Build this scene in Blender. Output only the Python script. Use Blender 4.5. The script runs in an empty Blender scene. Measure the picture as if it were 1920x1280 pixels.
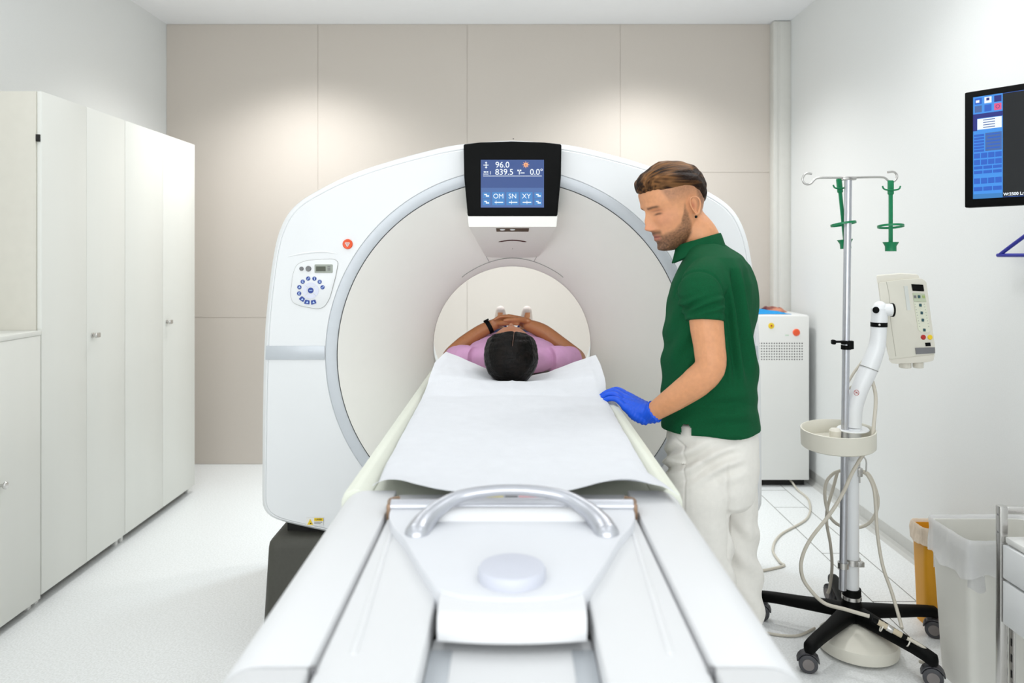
import bpy, bmesh, math, random
import numpy as np
from mathutils import Vector, Matrix, noise
PI = math.pi
rnd = random.Random(7)
scene = bpy.context.scene
COL = scene.collection

# ------------------------------------------------------------------ camera, world, lights, exposure
EYE = 1.48                      # camera height
FPX = 1400.0                    # focal length in pixels of the 1920 frame
cam_d = bpy.data.cameras.new('camera')
cam = bpy.data.objects.new('camera', cam_d); COL.objects.link(cam)
cam.location = (0, 0, EYE); cam.rotation_euler = (PI/2, 0, 0)
cam_d.sensor_width = 36.0; cam_d.lens = 36.0*FPX/1920; cam_d.shift_y = -160/1920
cam_d.clip_start = 0.05
cam_d.dof.use_dof = True; cam_d.dof.focus_distance = 2.45; cam_d.dof.aperture_fstop = 3.2
scene.camera = cam
world = bpy.data.worlds.new('world'); scene.world = world; world.use_nodes = True
world.node_tree.nodes['Background'].inputs[0].default_value = (0.9, 0.95, 1, 1)
world.node_tree.nodes['Background'].inputs[1].default_value = 0.0
vs = scene.view_settings
vs.view_transform = 'Standard'; vs.look = 'None'; vs.gamma = 1; vs.use_curve_mapping = False
vs.exposure = 0.25
scene.cycles.max_bounces = 8; scene.cycles.diffuse_bounces = 5; scene.cycles.sample_clamp_indirect = 6
ROOM_L, ROOM_R, ROOM_B, ROOM_F, ROOM_H = -2.459, 1.954, 5.313, -1.9, 3.13

def area(x, y, sx, sy, power, col=(1, 1, 1), z=ROOM_H-0.03):
    d = bpy.data.lights.new('ceiling_lamp', 'AREA'); d.shape = 'RECTANGLE'; d.size = sx; d.size_y = sy
    d.energy = power; d.color = col
    o = bpy.data.objects.new('ceiling_lamp', d); COL.objects.link(o); o.location = (x, y, z)
    return o
def spot(x, y, power, col=(1, 1, 1), size=128, blend=0.35, z=ROOM_H-0.12, tilt=0):
    d = bpy.data.lights.new('ceiling_downlight', 'SPOT'); d.energy = power; d.color = col
    d.spot_size = math.radians(size); d.spot_blend = blend; d.shadow_soft_size = 0.11
    o = bpy.data.objects.new('ceiling_downlight', d); COL.objects.link(o); o.location = (x, y, z)
    o.rotation_euler = (tilt, 0, 0)
    return o
COOL = (0.985, 0.995, 1.0)
for (x, y) in ((-1.2, 0.6), (1.0, 0.6), (-1.2, 2.5), (1.0, 2.5)):
    area(x, y, 1.2, 1.2, 4 if y < 1 else 9, COOL)
w_ = area(-0.2, ROOM_F+.03, 3.8, 1.7, 58, (0.97, 0.985, 1.0), 1.75); w_.rotation_euler = (PI/2, 0, 0); w_.name = 'added_front_fill'  # fill light added behind the camera to brighten upright faces; no window there
for x in (-1.42, 0.88):
    spot(x, 4.60, 74, (1.0, 1.0, 0.99), 136, 0.9)
spot(-0.1, 4.45, 150, (0.80, 0.92, 1.0), 84, 1.0)  # bluish spot added to brighten and whiten the wall seen through the bore
spot(1.25, 3.0, 26, (0.985, 0.995, 1.0), 140, 1.0)

# ------------------------------------------------------------------ helpers
def P(px, py, Y):
    """point of the place that lies at distance Y on the sight line of a photograph pixel"""
    return Vector(((px-960)*Y/FPX, Y, EYE-(py-480)*Y/FPX))
def lin(c):
    c /= 255.0
    return c/12.92 if c <= 0.04045 else ((c+0.055)/1.055)**2.4
def rgb(r, g, b): return (lin(r), lin(g), lin(b), 1)
MATS = {}
def mat(name, color, rough=0.5, metal=0.0, noise_amt=0.0, noise_scale=20, bump=0.0, bump_scale=60, emit=None,
        emit_s=0, attr=False, coat=0.0, sss=0.0, alpha=1.0, stretch=None, spec=0.5, trans=0.0, col2=None):
    m = bpy.data.materials.new(name); m.use_nodes = True; nt = m.node_tree
    b = nt.nodes['Principled BSDF']
    b.inputs['Base Color'].default_value = color; b.inputs['Roughness'].default_value = rough
    b.inputs['Metallic'].default_value = metal; b.inputs['Coat Weight'].default_value = coat
    b.inputs['Alpha'].default_value = alpha; b.inputs['Specular IOR Level'].default_value = spec
    b.inputs['Transmission Weight'].default_value = trans
    if sss:
        b.inputs['Subsurface Weight'].default_value = sss
        b.inputs['Subsurface Radius'].default_value = (0.01, 0.004, 0.002); b.inputs['Subsurface Scale'].default_value = 1
    src = None
    if attr:
        a = nt.nodes.new('ShaderNodeAttribute'); a.attribute_name = 'tint'; src = a.outputs['Color']
        nt.links.new(src, b.inputs['Base Color'])
    tc = nt.nodes.new('ShaderNodeTexCoord'); mp = nt.nodes.new('ShaderNodeMapping')
    nt.links.new(tc.outputs['Object'], mp.inputs[0])
    if stretch: mp.inputs['Scale'].default_value = stretch
    if noise_amt or col2:
        n = nt.nodes.new('ShaderNodeTexNoise'); n.inputs['Scale'].default_value = noise_scale; n.inputs['Detail'].default_value = 4
        nt.links.new(mp.outputs[0], n.inputs['Vector'])
        mx = nt.nodes.new('ShaderNodeMix'); mx.data_type = 'RGBA'
        if col2:
            r = nt.nodes.new('ShaderNodeValToRGB'); r.color_ramp.elements[0].position = .4; r.color_ramp.elements[1].position = .62
            nt.links.new(n.outputs['Fac'], r.inputs[0]); nt.links.new(r.outputs[0], mx.inputs['Factor'])
            mx.inputs['A'].default_value = color; mx.inputs['B'].default_value = col2
        else:
            mx.blend_type = 'MULTIPLY'; mx.inputs['Factor'].default_value = noise_amt
            mx.inputs['A'].default_value = color
            if src: nt.links.new(src, mx.inputs['A'])
            r = nt.nodes.new('ShaderNodeValToRGB'); r.color_ramp.elements[0].position = .3; r.color_ramp.elements[1].position = .7
            nt.links.new(n.outputs['Fac'], r.inputs[0]); nt.links.new(r.outputs[0], mx.inputs['B'])
        nt.links.new(mx.outputs['Result'], b.inputs['Base Color'])
    if bump:
        n = nt.nodes.new('ShaderNodeTexNoise'); n.inputs['Scale'].default_value = bump_scale; n.inputs['Detail'].default_value = 3
        nt.links.new(mp.outputs[0], n.inputs['Vector'])
        bp = nt.nodes.new('ShaderNodeBump'); bp.inputs['Strength'].default_value = bump; bp.inputs['Distance'].default_value = 0.01
        nt.links.new(n.outputs['Fac'], bp.inputs['Height']); nt.links.new(bp.outputs[0], b.inputs['Normal'])
    if emit:
        b.inputs['Emission Color'].default_value = emit; b.inputs['Emission Strength'].default_value = emit_s
    MATS[name] = m
    return m

ORG = {}
def empty(name, loc, label, cat, group=None):
    o = bpy.data.objects.new(name, None); o.location = loc; o.empty_display_size = .05; COL.objects.link(o)
    o['label'] = label; o['category'] = cat
    if group: o['group'] = group
    ORG[o] = Vector(loc); return o
def tag(o, label=None, cat=None, group=None, kind=None):
    if label: o['label'] = label
    if cat: o['category'] = cat
    if group: o['group'] = group
    if kind: o['kind'] = kind
    return o
def finish(me, name, m, parent=None, smooth=35, origin=None):
    """link a mesh given in room coordinates as one object under its parent"""
    o = bpy.data.objects.new(name, me); COL.objects.link(o)
    off = ORG[parent] if parent else (Vector(origin) if origin is not None else Vector((0, 0, 0)))
    me.transform(Matrix.Translation(-off))
    if smooth is not None:
        me.polygons.foreach_set('use_smooth', [True]*len(me.polygons))
        if smooth < 180: me.set_sharp_from_angle(angle=math.radians(smooth))
    if m: me.materials.append(m)
    if parent: o.parent = parent
    else: o.location = off
    ORG[o] = off
    return o

def catmull(pts, n=8):
    pts = [Vector(p) for p in pts]; out = []
    for i in range(len(pts)-1):
        p0 = pts[max(i-1, 0)]; p1 = pts[i]; p2 = pts[i+1]; p3 = pts[min(i+2, len(pts)-1)]
        for k in range(n):
            t = k/n
            out.append(0.5*((2*p1)+(p2-p0)*t+(2*p0-5*p1+4*p2-p3)*t*t+(3*p1-p0-3*p2+p3)*t**3))
    out.append(pts[-1]); return out
def interp(x, xs, ys): return float(np.interp(x, xs, ys))

class MB:
    def __init__(s): s.bm = bmesh.new()
    def _bev(s, verts_before, bev, seg):
        pass
    def box(s, x0, x1, y0, y1, z0, z1, bev=0.0, seg=2, M=None):
        b = bmesh.new()
        bmesh.ops.create_cube(b, size=1)
        for v in b.verts:
            v.co = Vector(((x0+x1)/2+v.co.x*(x1-x0), (y0+y1)/2+v.co.y*(y1-y0), (z0+z1)/2+v.co.z*(z1-z0)))
        if bev: bmesh.ops.bevel(b, geom=b.edges[:], offset=bev, segments=seg, profile=.5, affect='EDGES', clamp_overlap=True)
        s.add(b, M); return s
    def add(s, b, M=None):
        me = bpy.data.meshes.new('tmp')
        if M is not None: b.transform(M)
        b.to_mesh(me); b.free(); s.bm.from_mesh(me); bpy.data.meshes.remove(me); return s
    def rings(s, rings, closed=True, cap=True, loop=False):
        """skin successive rings of points"""
        bm = s.bm; vr = [[bm.verts.new(p) for p in r] for r in rings]
        n = len(vr[0]); nr = len(vr)
        for i in range(nr if loop else nr-1):
            a, b = vr[i], vr[(i+1) % nr]
            for k in range(n if closed else n-1):
                k2 = (k+1) % n
                try: bm.faces.new((a[k], a[k2], b[k2], b[k]))
                except ValueError: pass
        if cap and not loop:
            bm.faces.new(vr[0][::-1]); bm.faces.new(vr[-1])
        return s
    def tube(s, pts, r, n=12, smooth=0, flat=1.0, up=None, cap=True, dome=False):
        pts = [Vector(p) for p in pts]
        rs = list(r) if hasattr(r, '__len__') else [r]*len(pts)
        if smooth:
            m = len(pts); fine = catmull(pts, smooth)
            rs = [interp(i/smooth, range(m), rs) for i in range(len(fine))]; pts = fine
        if dome:
            # hemispherical ends
            d0 = (pts[0]-pts[1]).normalized(); d1 = (pts[-1]-pts[-2]).normalized()
            A = [(pts[0]+d0*rs[0]*math.sin(t), rs[0]*math.cos(t)) for t in (1.45, 1.1, .7, .35)]
            B = [(pts[-1]+d1*rs[-1]*math.sin(t), rs[-1]*math.cos(t)) for t in (.35, .7, 1.1, 1.45)]
            pts = [a[0] for a in A]+pts+[b[0] for b in B]; rs = [a[1] for a in A]+rs+[b[1] for b in B]
        T = []
        for i in range(len(pts)):
            d = (pts[min(i+1, len(pts)-1)]-pts[max(i-1, 0)])
            T.append(d.normalized() if d.length > 1e-9 else Vector((0, 0, 1)))
        u = Vector(up) if up else (Vector((0, 0, 1)) if abs(T[0].z) < .9 else Vector((1, 0, 0)))
        R = []
        for p, t, rr in zip(pts, T, rs):
            u = u-t*u.dot(t)
            u = u.normalized() if u.length > 1e-6 else t.orthogonal().normalized()
            v = t.cross(u)
            R.append([p+(u*math.cos(2*PI*k/n)*rr*flat+v*math.sin(2*PI*k/n)*rr) for k in range(n)])
        return s.rings(R, cap=cap)
    def cyl(s, a, b, r, n=24, r2=None, bev=0.0):
        a, b = Vector(a), Vector(b); r2 = r if r2 is None else r2; d = (b-a).normalized()
        if bev: return s.tube([a, a+d*bev*.3, a+d*bev, b-d*bev, b-d*bev*.3, b], [r-bev, r-bev*.3, r, r2, r2-bev*.3, r2-bev], n)
        return s.tube([a, b], [r, r2], n)
    def lathe(s, prof, c, axis=(0, 0, 1), n=48, closed=False):
        ax = Vector(axis).normalized(); u = ax.orthogonal().normalized(); v = ax.cross(u); c = Vector(c)
        R = [[c+ax*h+(u*math.cos(2*PI*k/n)+v*math.sin(2*PI*k/n))*max(r, 1e-5) for k in range(n)] for r, h in prof]
        return s.rings(R, cap=not closed, loop=closed)
    def prism(s, poly, vec, bev=0.0, seg=2, only=None):
        b = bmesh.new(); vec = Vector(vec)
        lo = [b.verts.new(p) for p in poly]; hi = [b.verts.new(Vector(p)+vec) for p in poly]
        n = len(poly)
        b.faces.new(lo[::-1]); top = b.faces.new(hi)
        for i in range(n): b.faces.new((lo[i], lo[(i+1) % n], hi[(i+1) % n], hi[i]))
        bmesh.ops.recalc_face_normals(b, faces=b.faces[:])
        if bev:
            ed = list(top.edges) if only == 'top' else b.edges[:]
            bmesh.ops.bevel(b, geom=ed, offset=bev, segments=seg, profile=.5, affect='EDGES', clamp_overlap=True)
        return s.add(b)
    def grid(s, fn, nu, nv):
        bm = s.bm; V = [[bm.verts.new(fn(i/(nu-1), j/(nv-1))) for j in range(nv)] for i in range(nu)]
        for i in range(nu-1):
            for j in range(nv-1): bm.faces.new((V[i][j], V[i+1][j], V[i+1][j+1], V[i][j+1]))
        return s
    def sphere(s, c, r, sc=(1, 1, 1), n=20):
        b = bmesh.new(); bmesh.ops.create_uvsphere(b, u_segments=n, v_segments=n//2+2, radius=1)
        c = Vector(c)
        for v in b.verts: v.co = Vector((c.x+v.co.x*r*sc[0], c.y+v.co.y*r*sc[1], c.z+v.co.z*r*sc[2]))
        return s.add(b)
    def text(s, body, size, M, depth=0.0008, bold=0.0, align='CENTER'):
        c = bpy.data.curves.new('t', 'FONT'); c.body = body; c.size = size; c.extrude = depth; c.offset = bold
        c.align_x = align; c.align_y = 'CENTER'
        o = bpy.data.objects.new('t', c); COL.objects.link(o)
        dg = bpy.context.evaluated_depsgraph_get(); me = bpy.data.meshes.new_from_object(o.evaluated_get(dg))
        me.transform(M); s.bm.from_mesh(me)
        bpy.data.meshes.remove(me); bpy.data.objects.remove(o); bpy.data.curves.remove(c); return s
    def mesh(s, name='m'):
        bmesh.ops.remove_doubles(s.bm, verts=s.bm.verts[:], dist=1e-6)
        bmesh.ops.recalc_face_normals(s.bm, faces=s.bm.faces[:])
        me = bpy.data.meshes.new(name); s.bm.to_mesh(me); s.bm.free(); return me
    def build(s, name, m, parent=None, smooth=35, origin=None):
        return finish(s.mesh(name), name, m, parent, smooth, origin)

def organic(mb, name, m, parent, voxel=.004, it=6, disp=None, tint=None, factor=.5):
    """weld overlapping shapes into one continuous skin, then shape and tint it per vertex"""
    me = mb.mesh('tmp'); o = bpy.data.objects.new('tmp', me); COL.objects.link(o)
    r = o.modifiers.new('r', 'REMESH'); r.mode = 'VOXEL'; r.voxel_size = voxel; r.adaptivity = 0
    sm = o.modifiers.new('s', 'SMOOTH'); sm.factor = factor; sm.iterations = it
    dg = bpy.context.evaluated_depsgraph_get(); out = bpy.data.meshes.new_from_object(o.evaluated_get(dg))
    bpy.data.objects.remove(o); bpy.data.meshes.remove(me)
    n = len(out.vertices)
    if disp:
        co = np.empty(n*3); out.vertices.foreach_get('co', co); co = co.reshape(-1, 3)
        no = np.empty(n*3); out.vertex_normals.foreach_get('vector', no); no = no.reshape(-1, 3)
        new = disp(co, no); out.vertices.foreach_set('co', new.ravel()); out.update()
    if tint:
        co = np.empty(n*3); out.vertices.foreach_get('co', co); co = co.reshape(-1, 3)
        c = np.ones((n, 4)); c[:, :3] = tint(co)
        at = out.attributes.new('tint', 'FLOAT_COLOR', 'POINT'); at.data.foreach_set('color', c.ravel())
    return finish(out, name, m, parent, 180)

def fnoise(co, sc, off=0.0):
    """noise per vertex; sc is a scale triple"""
    return np.array([noise.noise((c[0]*sc[0]+off, c[1]*sc[1]+off*.7, c[2]*sc[2]-off)) for c in co])
def ss(x, a, b):
    t = np.clip((x-a)/(b-a), 0, 1); return t*t*(3-2*t)
def round_poly(pts, r, seg=5):
    """round the corners of a polygon given as Vectors"""
    out = []; n = len(pts); pts = [Vector(p) for p in pts]
    for i in range(n):
        a, b, c = pts[i-1], pts[i], pts[(i+1) % n]
        rr = min(r, (a-b).length*.45, (c-b).length*.45)
        p, q = b+(a-b).normalized()*rr, b+(c-b).normalized()*rr
        for k in range(seg+1):
            t = k/seg; out.append(p*(1-t)**2+b*2*t*(1-t)+q*t*t)
    return out

# ------------------------------------------------------------------ materials
WHITE = mat('white_plastic', rgb(234, 236, 237), .38, noise_amt=.02, noise_scale=3, coat=.15)
WHITE2 = mat('white_plastic_matte', rgb(235, 235, 232), .5, noise_amt=.02, noise_scale=4)
CREAM = mat('cream_plastic', rgb(226, 222, 210), .42, noise_amt=.03, noise_scale=6)
BEIGE = mat('beige_plastic', rgb(224, 221, 208), .45, noise_amt=.03, noise_scale=8)
SILVER = mat('silver_paint', rgb(196, 201, 206), .38, .25, noise_amt=.03, noise_scale=40)
ALU = mat('brushed_aluminium', rgb(198, 200, 206), .3, .75, noise_amt=.05, noise_scale=60)
STEEL = mat('stainless_steel', rgb(205, 203, 200), .25, .95, noise_amt=.05, noise_scale=30)
BLACK = mat('black_plastic', rgb(6, 7, 7), .6, noise_amt=.2, noise_scale=80, spec=.12)
GAP = mat('dark_gap', rgb(28, 27, 26), .8, noise_amt=.3, noise_scale=30)
BASEGREY = mat('dark_grey_cover', rgb(70, 69, 62), .55, noise_amt=.1, noise_scale=90)
SEAM = mat('seam_shadow_gap', rgb(150, 150, 146), .6, noise_amt=.05)
CABINET = mat('cabinet_laminate', rgb(226, 227, 221), .45, noise_amt=.03, noise_scale=5, stretch=(1, 1, .1))
CABEDGE = mat('cabinet_panel_edge', rgb(214, 211, 200), .5, noise_amt=.03)
WALLB = mat('wall_vinyl_taupe', rgb(203, 195, 186), .75, noise_amt=.03, noise_scale=250, bump=.05, bump_scale=400)
WALLS = mat('wall_paint_white', rgb(229, 231, 230), .8, noise_amt=.03, noise_scale=200, bump=.05, bump_scale=300)
CEIL = mat('ceiling_paint', rgb(244, 245, 247), .85, noise_amt=.01, noise_scale=20)
COVE = mat('cove_skirting', rgb(196, 196, 192), .6, noise_amt=.04, noise_scale=40)
FUNNEL = mat('funnel_white', rgb(247, 246, 240), .5, noise_amt=.01)
TABLEW = mat('table_cover_white', rgb(227, 228, 229), .5, noise_amt=.02, noise_scale=3, spec=.4)
PAPER = mat('crepe_paper', rgb(226, 228, 232), .8, noise_amt=.03, noise_scale=30, bump=.25, bump_scale=500)
GREENPAD = mat('pale_green_cradle', rgb(225, 228, 214), .45, noise_amt=.02)
SHIRT = mat('green_pique', rgb(4, 84, 48), .85, noise_amt=.22, noise_scale=300, bump=.25, bump_scale=900, spec=.2)
TROUSER = mat('white_cotton', rgb(238, 235, 228), .85, noise_amt=.04, noise_scale=60, bump=.15, bump_scale=700, spec=.2)
GLOVE = mat('blue_nitrile', rgb(0, 84, 222), .45, noise_amt=.05, noise_scale=50, bump=.1, bump_scale=200)
SKIN = mat('skin', (1, 1, 1, 1), .5, attr=True, noise_amt=.1, noise_scale=70, sss=.08, bump=.06, bump_scale=350)
SKIN2 = mat('brown_skin', (1, 1, 1, 1), .36, attr=True, noise_amt=.1, noise_scale=60, sss=.05)
HAIR = mat('brown_hair', (1, 1, 1, 1), .45, attr=True, noise_amt=.35, noise_scale=30, stretch=(.6, 6, 6), bump=.35, bump_scale=60, spec=.12)
HAIRB = mat('black_hair', rgb(6, 5, 4), .42, col2=rgb(20, 15, 12), noise_scale=60, bump=.3, bump_scale=120, spec=.14)
PINK = mat('lilac_cotton', rgb(212, 160, 200), .85, noise_amt=.06, noise_scale=40, bump=.15, bump_scale=700)
JEANS = mat('blue_denim', rgb(30, 52, 120), .8, noise_amt=.2, noise_scale=90)
SOCK = mat('pale_grey_sock', rgb(196, 182, 174), .9, noise_amt=.1, noise_scale=90)
ORANGE = mat('orange_button', rgb(238, 92, 48), .4, noise_amt=.03)
RED = mat('red_plastic', rgb(178, 36, 28), .4, noise_amt=.05)
YELLOW = mat('yellow_plastic', rgb(240, 205, 40), .45, noise_amt=.04)
AMBER = mat('yellow_bin_plastic', rgb(238, 168, 30), .45, noise_amt=.06, noise_scale=10)
NAVY = mat('navy_key', rgb(28, 62, 150), .4, noise_amt=.03)
KEYBLUE = mat('light_blue_symbol', rgb(190, 215, 250), .5, noise_amt=.02)
PALEKEY = mat('pale_lilac_key', rgb(220, 223, 238), .4, noise_amt=.02)
GREY = mat('mid_grey', rgb(120, 120, 122), .5, noise_amt=.05)
LCDG = mat('lcd_frame', rgb(160, 166, 156), .5, noise_amt=.05)
LCD = mat('lcd_glass', rgb(62, 68, 52), .3, noise_amt=.05)
GREEN = mat('green_plastic', rgb(0, 128, 80), .4, noise_amt=.1, noise_scale=30)
BLUEH = mat('royal_blue_plastic', rgb(10, 24, 150), .3, noise_amt=.1)
SKYB = mat('sky_blue_cloth', rgb(36, 152, 220), .8, noise_amt=.1, noise_scale=60)
MAROON = mat('maroon_cloth', rgb(92, 42, 52), .85, noise_amt=.2, noise_scale=60)
TAN = mat('tan_cloth', rgb(206, 140, 112), .85, noise_amt=.2, noise_scale=60)
CABLE = mat('cream_cable', rgb(206, 200, 186), .5, noise_amt=.05, noise_scale=20)
RUBBER = mat('grey_rubber', rgb(70, 70, 74), .5, noise_amt=.1, noise_scale=40)
HUBG = mat('wheel_hub', rgb(130, 124, 122), .5, noise_amt=.1, noise_scale=40)
LINER = mat('bin_liner_film', rgb(240, 240, 240), .35, alpha=.6, noise_amt=.03, bump=.3, bump_scale=30)
FROST = mat('frosted_bin_plastic', rgb(232, 231, 224), .4, noise_amt=.04, noise_scale=8)
def glow(name, c, s): return mat(name, (0.01, 0.01, 0.01, 1), .5, emit=c, emit_s=s*.80)
SCR_BG = glow('screen_blue', rgb(36, 74, 142), 1.0)
SCR_MID = glow('screen_button_blue', rgb(50, 130, 200), 1.0)
SCR_DIM = glow('screen_dim_blue', rgb(66, 104, 168), 1.0)
SCR_W = glow('screen_white', rgb(240, 248, 255), 1.1)
SCR_O = glow('screen_orange', rgb(250, 180, 130), 1.0)
SCR_BLK = mat('screen_black_glass', rgb(8, 9, 11), .25, emit=rgb(3, 5, 8), emit_s=1)
MON_BG = glow('monitor_panel_blue', rgb(60, 150, 240), 1.0)
MON_KEY = glow('monitor_key_blue', rgb(26, 96, 205), 1.0)
MON_NAVY = glow('monitor_navy', rgb(16, 30, 130), 1.0)
MON_DISC = glow('monitor_scan_blue', rgb(18, 66, 108), 1.0)
MON_PINK = glow('monitor_pink', rgb(235, 90, 140), 1.0)
# ------------------------------------------------------------------ room shell
def floor_material():
    m = bpy.data.materials.new('speckled_vinyl'); m.use_nodes = True; nt = m.node_tree; b = nt.nodes['Principled BSDF']
    b.inputs['Roughness'].default_value = .38
    tc = nt.nodes.new('ShaderNodeTexCoord'); L = nt.links.new
    def nz(sc, lo, hi, c0, c1):
        n = nt.nodes.new('ShaderNodeTexNoise'); n.inputs['Scale'].default_value = sc; n.inputs['Detail'].default_value = 3
        L(tc.outputs['Object'], n.inputs['Vector']); r = nt.nodes.new('ShaderNodeValToRGB')
        r.color_ramp.elements[0].position = lo; r.color_ramp.elements[1].position = hi
        r.color_ramp.elements[0].color = c0; r.color_ramp.elements[1].color = c1
        L(n.outputs['Fac'], r.inputs[0]); return r.outputs[0]
    a = nz(130, .38, .6, rgb(222, 224, 223), rgb(236, 238, 238))
    c = nz(420, .26, .34, rgb(176, 174, 166), (1, 1, 1, 1))
    mx = nt.nodes.new('ShaderNodeMix'); mx.data_type = 'RGBA'; mx.blend_type = 'MULTIPLY'; mx.inputs['Factor'].default_value = 1
    L(a, mx.inputs['A']); L(c, mx.inputs['B']); L(mx.outputs['Result'], b.inputs['Base Color'])
    return m
FLOOR = floor_material()
def struct(o): o['kind'] = 'structure'; return o
struct(MB().box(ROOM_L-.1, ROOM_R+.1, ROOM_F-.1, ROOM_B+.1, -.12, 0).build('floor', FLOOR))
struct(MB().box(ROOM_L-.1, ROOM_R+.1, ROOM_F-.1, ROOM_B+.1, ROOM_H, ROOM_H+.1).build('ceiling', CEIL))
# back wall: panels of vinyl board with fine joints
wb = struct(MB().box(ROOM_L-.1, ROOM_R+.1, ROOM_B+.004, ROOM_B+.1, 0, ROOM_H).build('wall_back', WALLB))
xs = [ROOM_L] + [(p-960)/FPX*ROOM_B for p in (596, 876, 1163, 1449)]
for i in range(4):
    split = EYE-(595-480)/263.5 if i == 0 else (EYE+(480-323)/263.5 if i == 3 else None)
    zz = [(0.002, split-.0015), (split+.0015, ROOM_H-.004)] if split else [(0.002, ROOM_H-.004)]
    for (z0, z1) in zz:
        MB().box(xs[i]+.0015, xs[i+1]-.0015, ROOM_B, ROOM_B+.006, z0, z1).build('wall_panel', WALLB, wb)
struct(MB().box(ROOM_L-.1, ROOM_L, ROOM_F, ROOM_B+.1, 0, ROOM_H).build('wall_left', WALLS))
struct(MB().box(ROOM_R, ROOM_R+.1, ROOM_F, ROOM_B+.1, 0, ROOM_H).build('wall_right', WALLS))
struct(MB().box(ROOM_L-.1, ROOM_R+.1, ROOM_F-.1, ROOM_F, 0, ROOM_H).build('wall_front', WALLS))
# slim boxed duct in the right back corner, ribbed face
t = MB(); x0 = (1450-960)/263.5*.985
t.box(x0, ROOM_R, ROOM_B-.085, ROOM_B, 0, ROOM_H-.004, .003)
t.box(x0+.012, x0+.03, ROOM_B-.088, ROOM_B-.08, .01, ROOM_H-.01, .001); t.box(x0+.045, ROOM_R-.012, ROOM_B-.088, ROOM_B-.08, .01, ROOM_H-.01, .001)
struct(t.build('trim_1', mat('duct_cover', rgb(216, 215, 209), .6, noise_amt=.03)))
t = MB(); t.box(ROOM_R-.003, ROOM_R, ROOM_F, ROOM_B-.085, 0, .085, .001)
t.prism([Vector((ROOM_R-.0035, ROOM_F, .0)), Vector((ROOM_R-.028, ROOM_F, .0)), Vector((ROOM_R-.01, ROOM_F, .012)), Vector((ROOM_R-.0035, ROOM_F, .03))], (0, ROOM_B-.085-ROOM_F, 0))
struct(t.build('baseboard_right', COVE))
struct(MB().box(ROOM_L, ROOM_L+.004, ROOM_F, ROOM_B, 0, .085, .001).build('baseboard_left', COVE))
# covers of the floor cable duct: fine dark joints
t = MB()
DARK = mat('joint_line', rgb(120, 118, 112), .7, noise_amt=.1)
for x in (1.545, 1.735): t.box(x-.0018, x+.0018, 1.0, 5.2, -.001, .0007)
for y in (1.9, 2.65, 3.2, 3.72, 4.4, 4.72): t.box(1.545, 1.735, y-.0015, y+.0015, -.001, .0007)
t.box(1.2, 1.545, 4.70, 4.703, -.001, .0007)
struct(t.build('trim_2', DARK))

# ------------------------------------------------------------------ cupboards along the left wall
CX = -1.995
def cupboard(name, label, y0, y1, ztop, splits, kick=.045, x=CX, grp=None):
    r = empty(name, (x, (y0+y1)/2, 0), label, 'cupboard', grp)
    MB().box(ROOM_L+.006, x-.021, y0+.001, y1-.001, kick+.03, ztop, .001).build('carcass', CABEDGE, r)
    MB().box(ROOM_L+.006, x-.07, y0+.01, y1-.01, 0, kick+.03).build('plinth', GAP, r)
    for (a, b, h) in ((y0+.012, y0+.035, 1), (y1-.035, y1-.012, 1)):
        MB().box(x-.055, x-.03, a, b, 0, kick+.03, .002).build('foot', WHITE2, r)
    ds = []
    for (a, b) in splits:
        ds.append(MB().box(x-.019, x, a+.0012, b-.0012, kick, ztop+.001, .0012).build('door', CABINET, r))
    return r, ds
def lever(door, x, y, z):
    h = MB(); h.lathe([(.012, 0), (.012, .006), (.006, .008), (.006, .022)], (x, y, z), (1, 0, 0), 20)
    h.box(x+.018, x+.028, y-.012, y+.026, z-.012, z+.012, .004, 3)
    h.lathe([(.004, .0), (.004, .0014)], (x+.028, y-.002, z), (1, 0, 0), 12)
    h.build('handle', STEEL, door)
r, ds = cupboard('tall_cupboard', 'tall white cupboard at the far end of the row, nearest the back wall', 3.852, 4.698, 2.178, ((3.852, 4.268), (4.268, 4.696)))
lever(ds[1], CX, 4.31, 1.10)
r, ds = cupboard('tall_cupboard', 'tall white cupboard beside the low one, its side panel facing the viewer', 3.158, 3.849, 2.178, ((3.165, 3.503), (3.503, 3.849)))
lever(ds[1], CX, 3.548, 1.104)
hb = MB(); hb.box(CX-.018, CX-.004, 3.1555, 3.166, 1.965, 1.995, .001); hb.build('hinge', GAP, r)
r, ds = cupboard('low_cupboard', 'low white cupboard with a flat top at the left edge', 1.95, 3.15, 1.145, ((1.95, 2.55), (2.55, 3.154)), kick=.035, x=CX+.004)
MB().box(ROOM_L+.006, CX+.006, 1.94, 3.156, 1.1465, 1.166, .002).build('worktop', CABINET, r)
k = MB(); k.lathe([(.006, 0), (.006, .012), (.013, .016), (.015, .022), (.012, .026), (0.001, .027)], (CX+.004, 2.905, .588), (1, 0, 0), 20)
k.build('knob', STEEL, ds[1])

# ------------------------------------------------------------------ CT scanner gantry
GZ = 1.108; GY = 2.80; GB = 3.76; BR = .332; BY = 3.118; RR = .655
gantry = empty('scanner_gantry', (0, 3.28, 0), 'large white ring-shaped CT scanner with a black touch display above its bore', 'medical scanner')
half = [(0, 1.922), (-.2, 1.906), (-.36, 1.87), (-.52, 1.822), (-.64, 1.775), (-.73, 1.728), (-.79, 1.69), (-.83, 1.65), (-.858, 1.60), (-.878, 1.54),
        (-.893, 1.46), (-.906, 1.36), (-.918, 1.24), (-.925, 1.10), (-.929, .9), (-.93, .7), (-.93, .56), (-.925, .525), (-.905, .497), (-.86, .475), (-.74, .445), (-.52, .4), (-.26, .37), (0, .36)]
outl = [Vector((x, 0, z-GZ)) for x, z in [(a*1.022, b) for a, b in half]] + [Vector((-x*1.022, 0, z-GZ)) for x, z in half[-2:0:-1]]
outl = catmull(outl+[outl[0]], 6)
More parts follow.
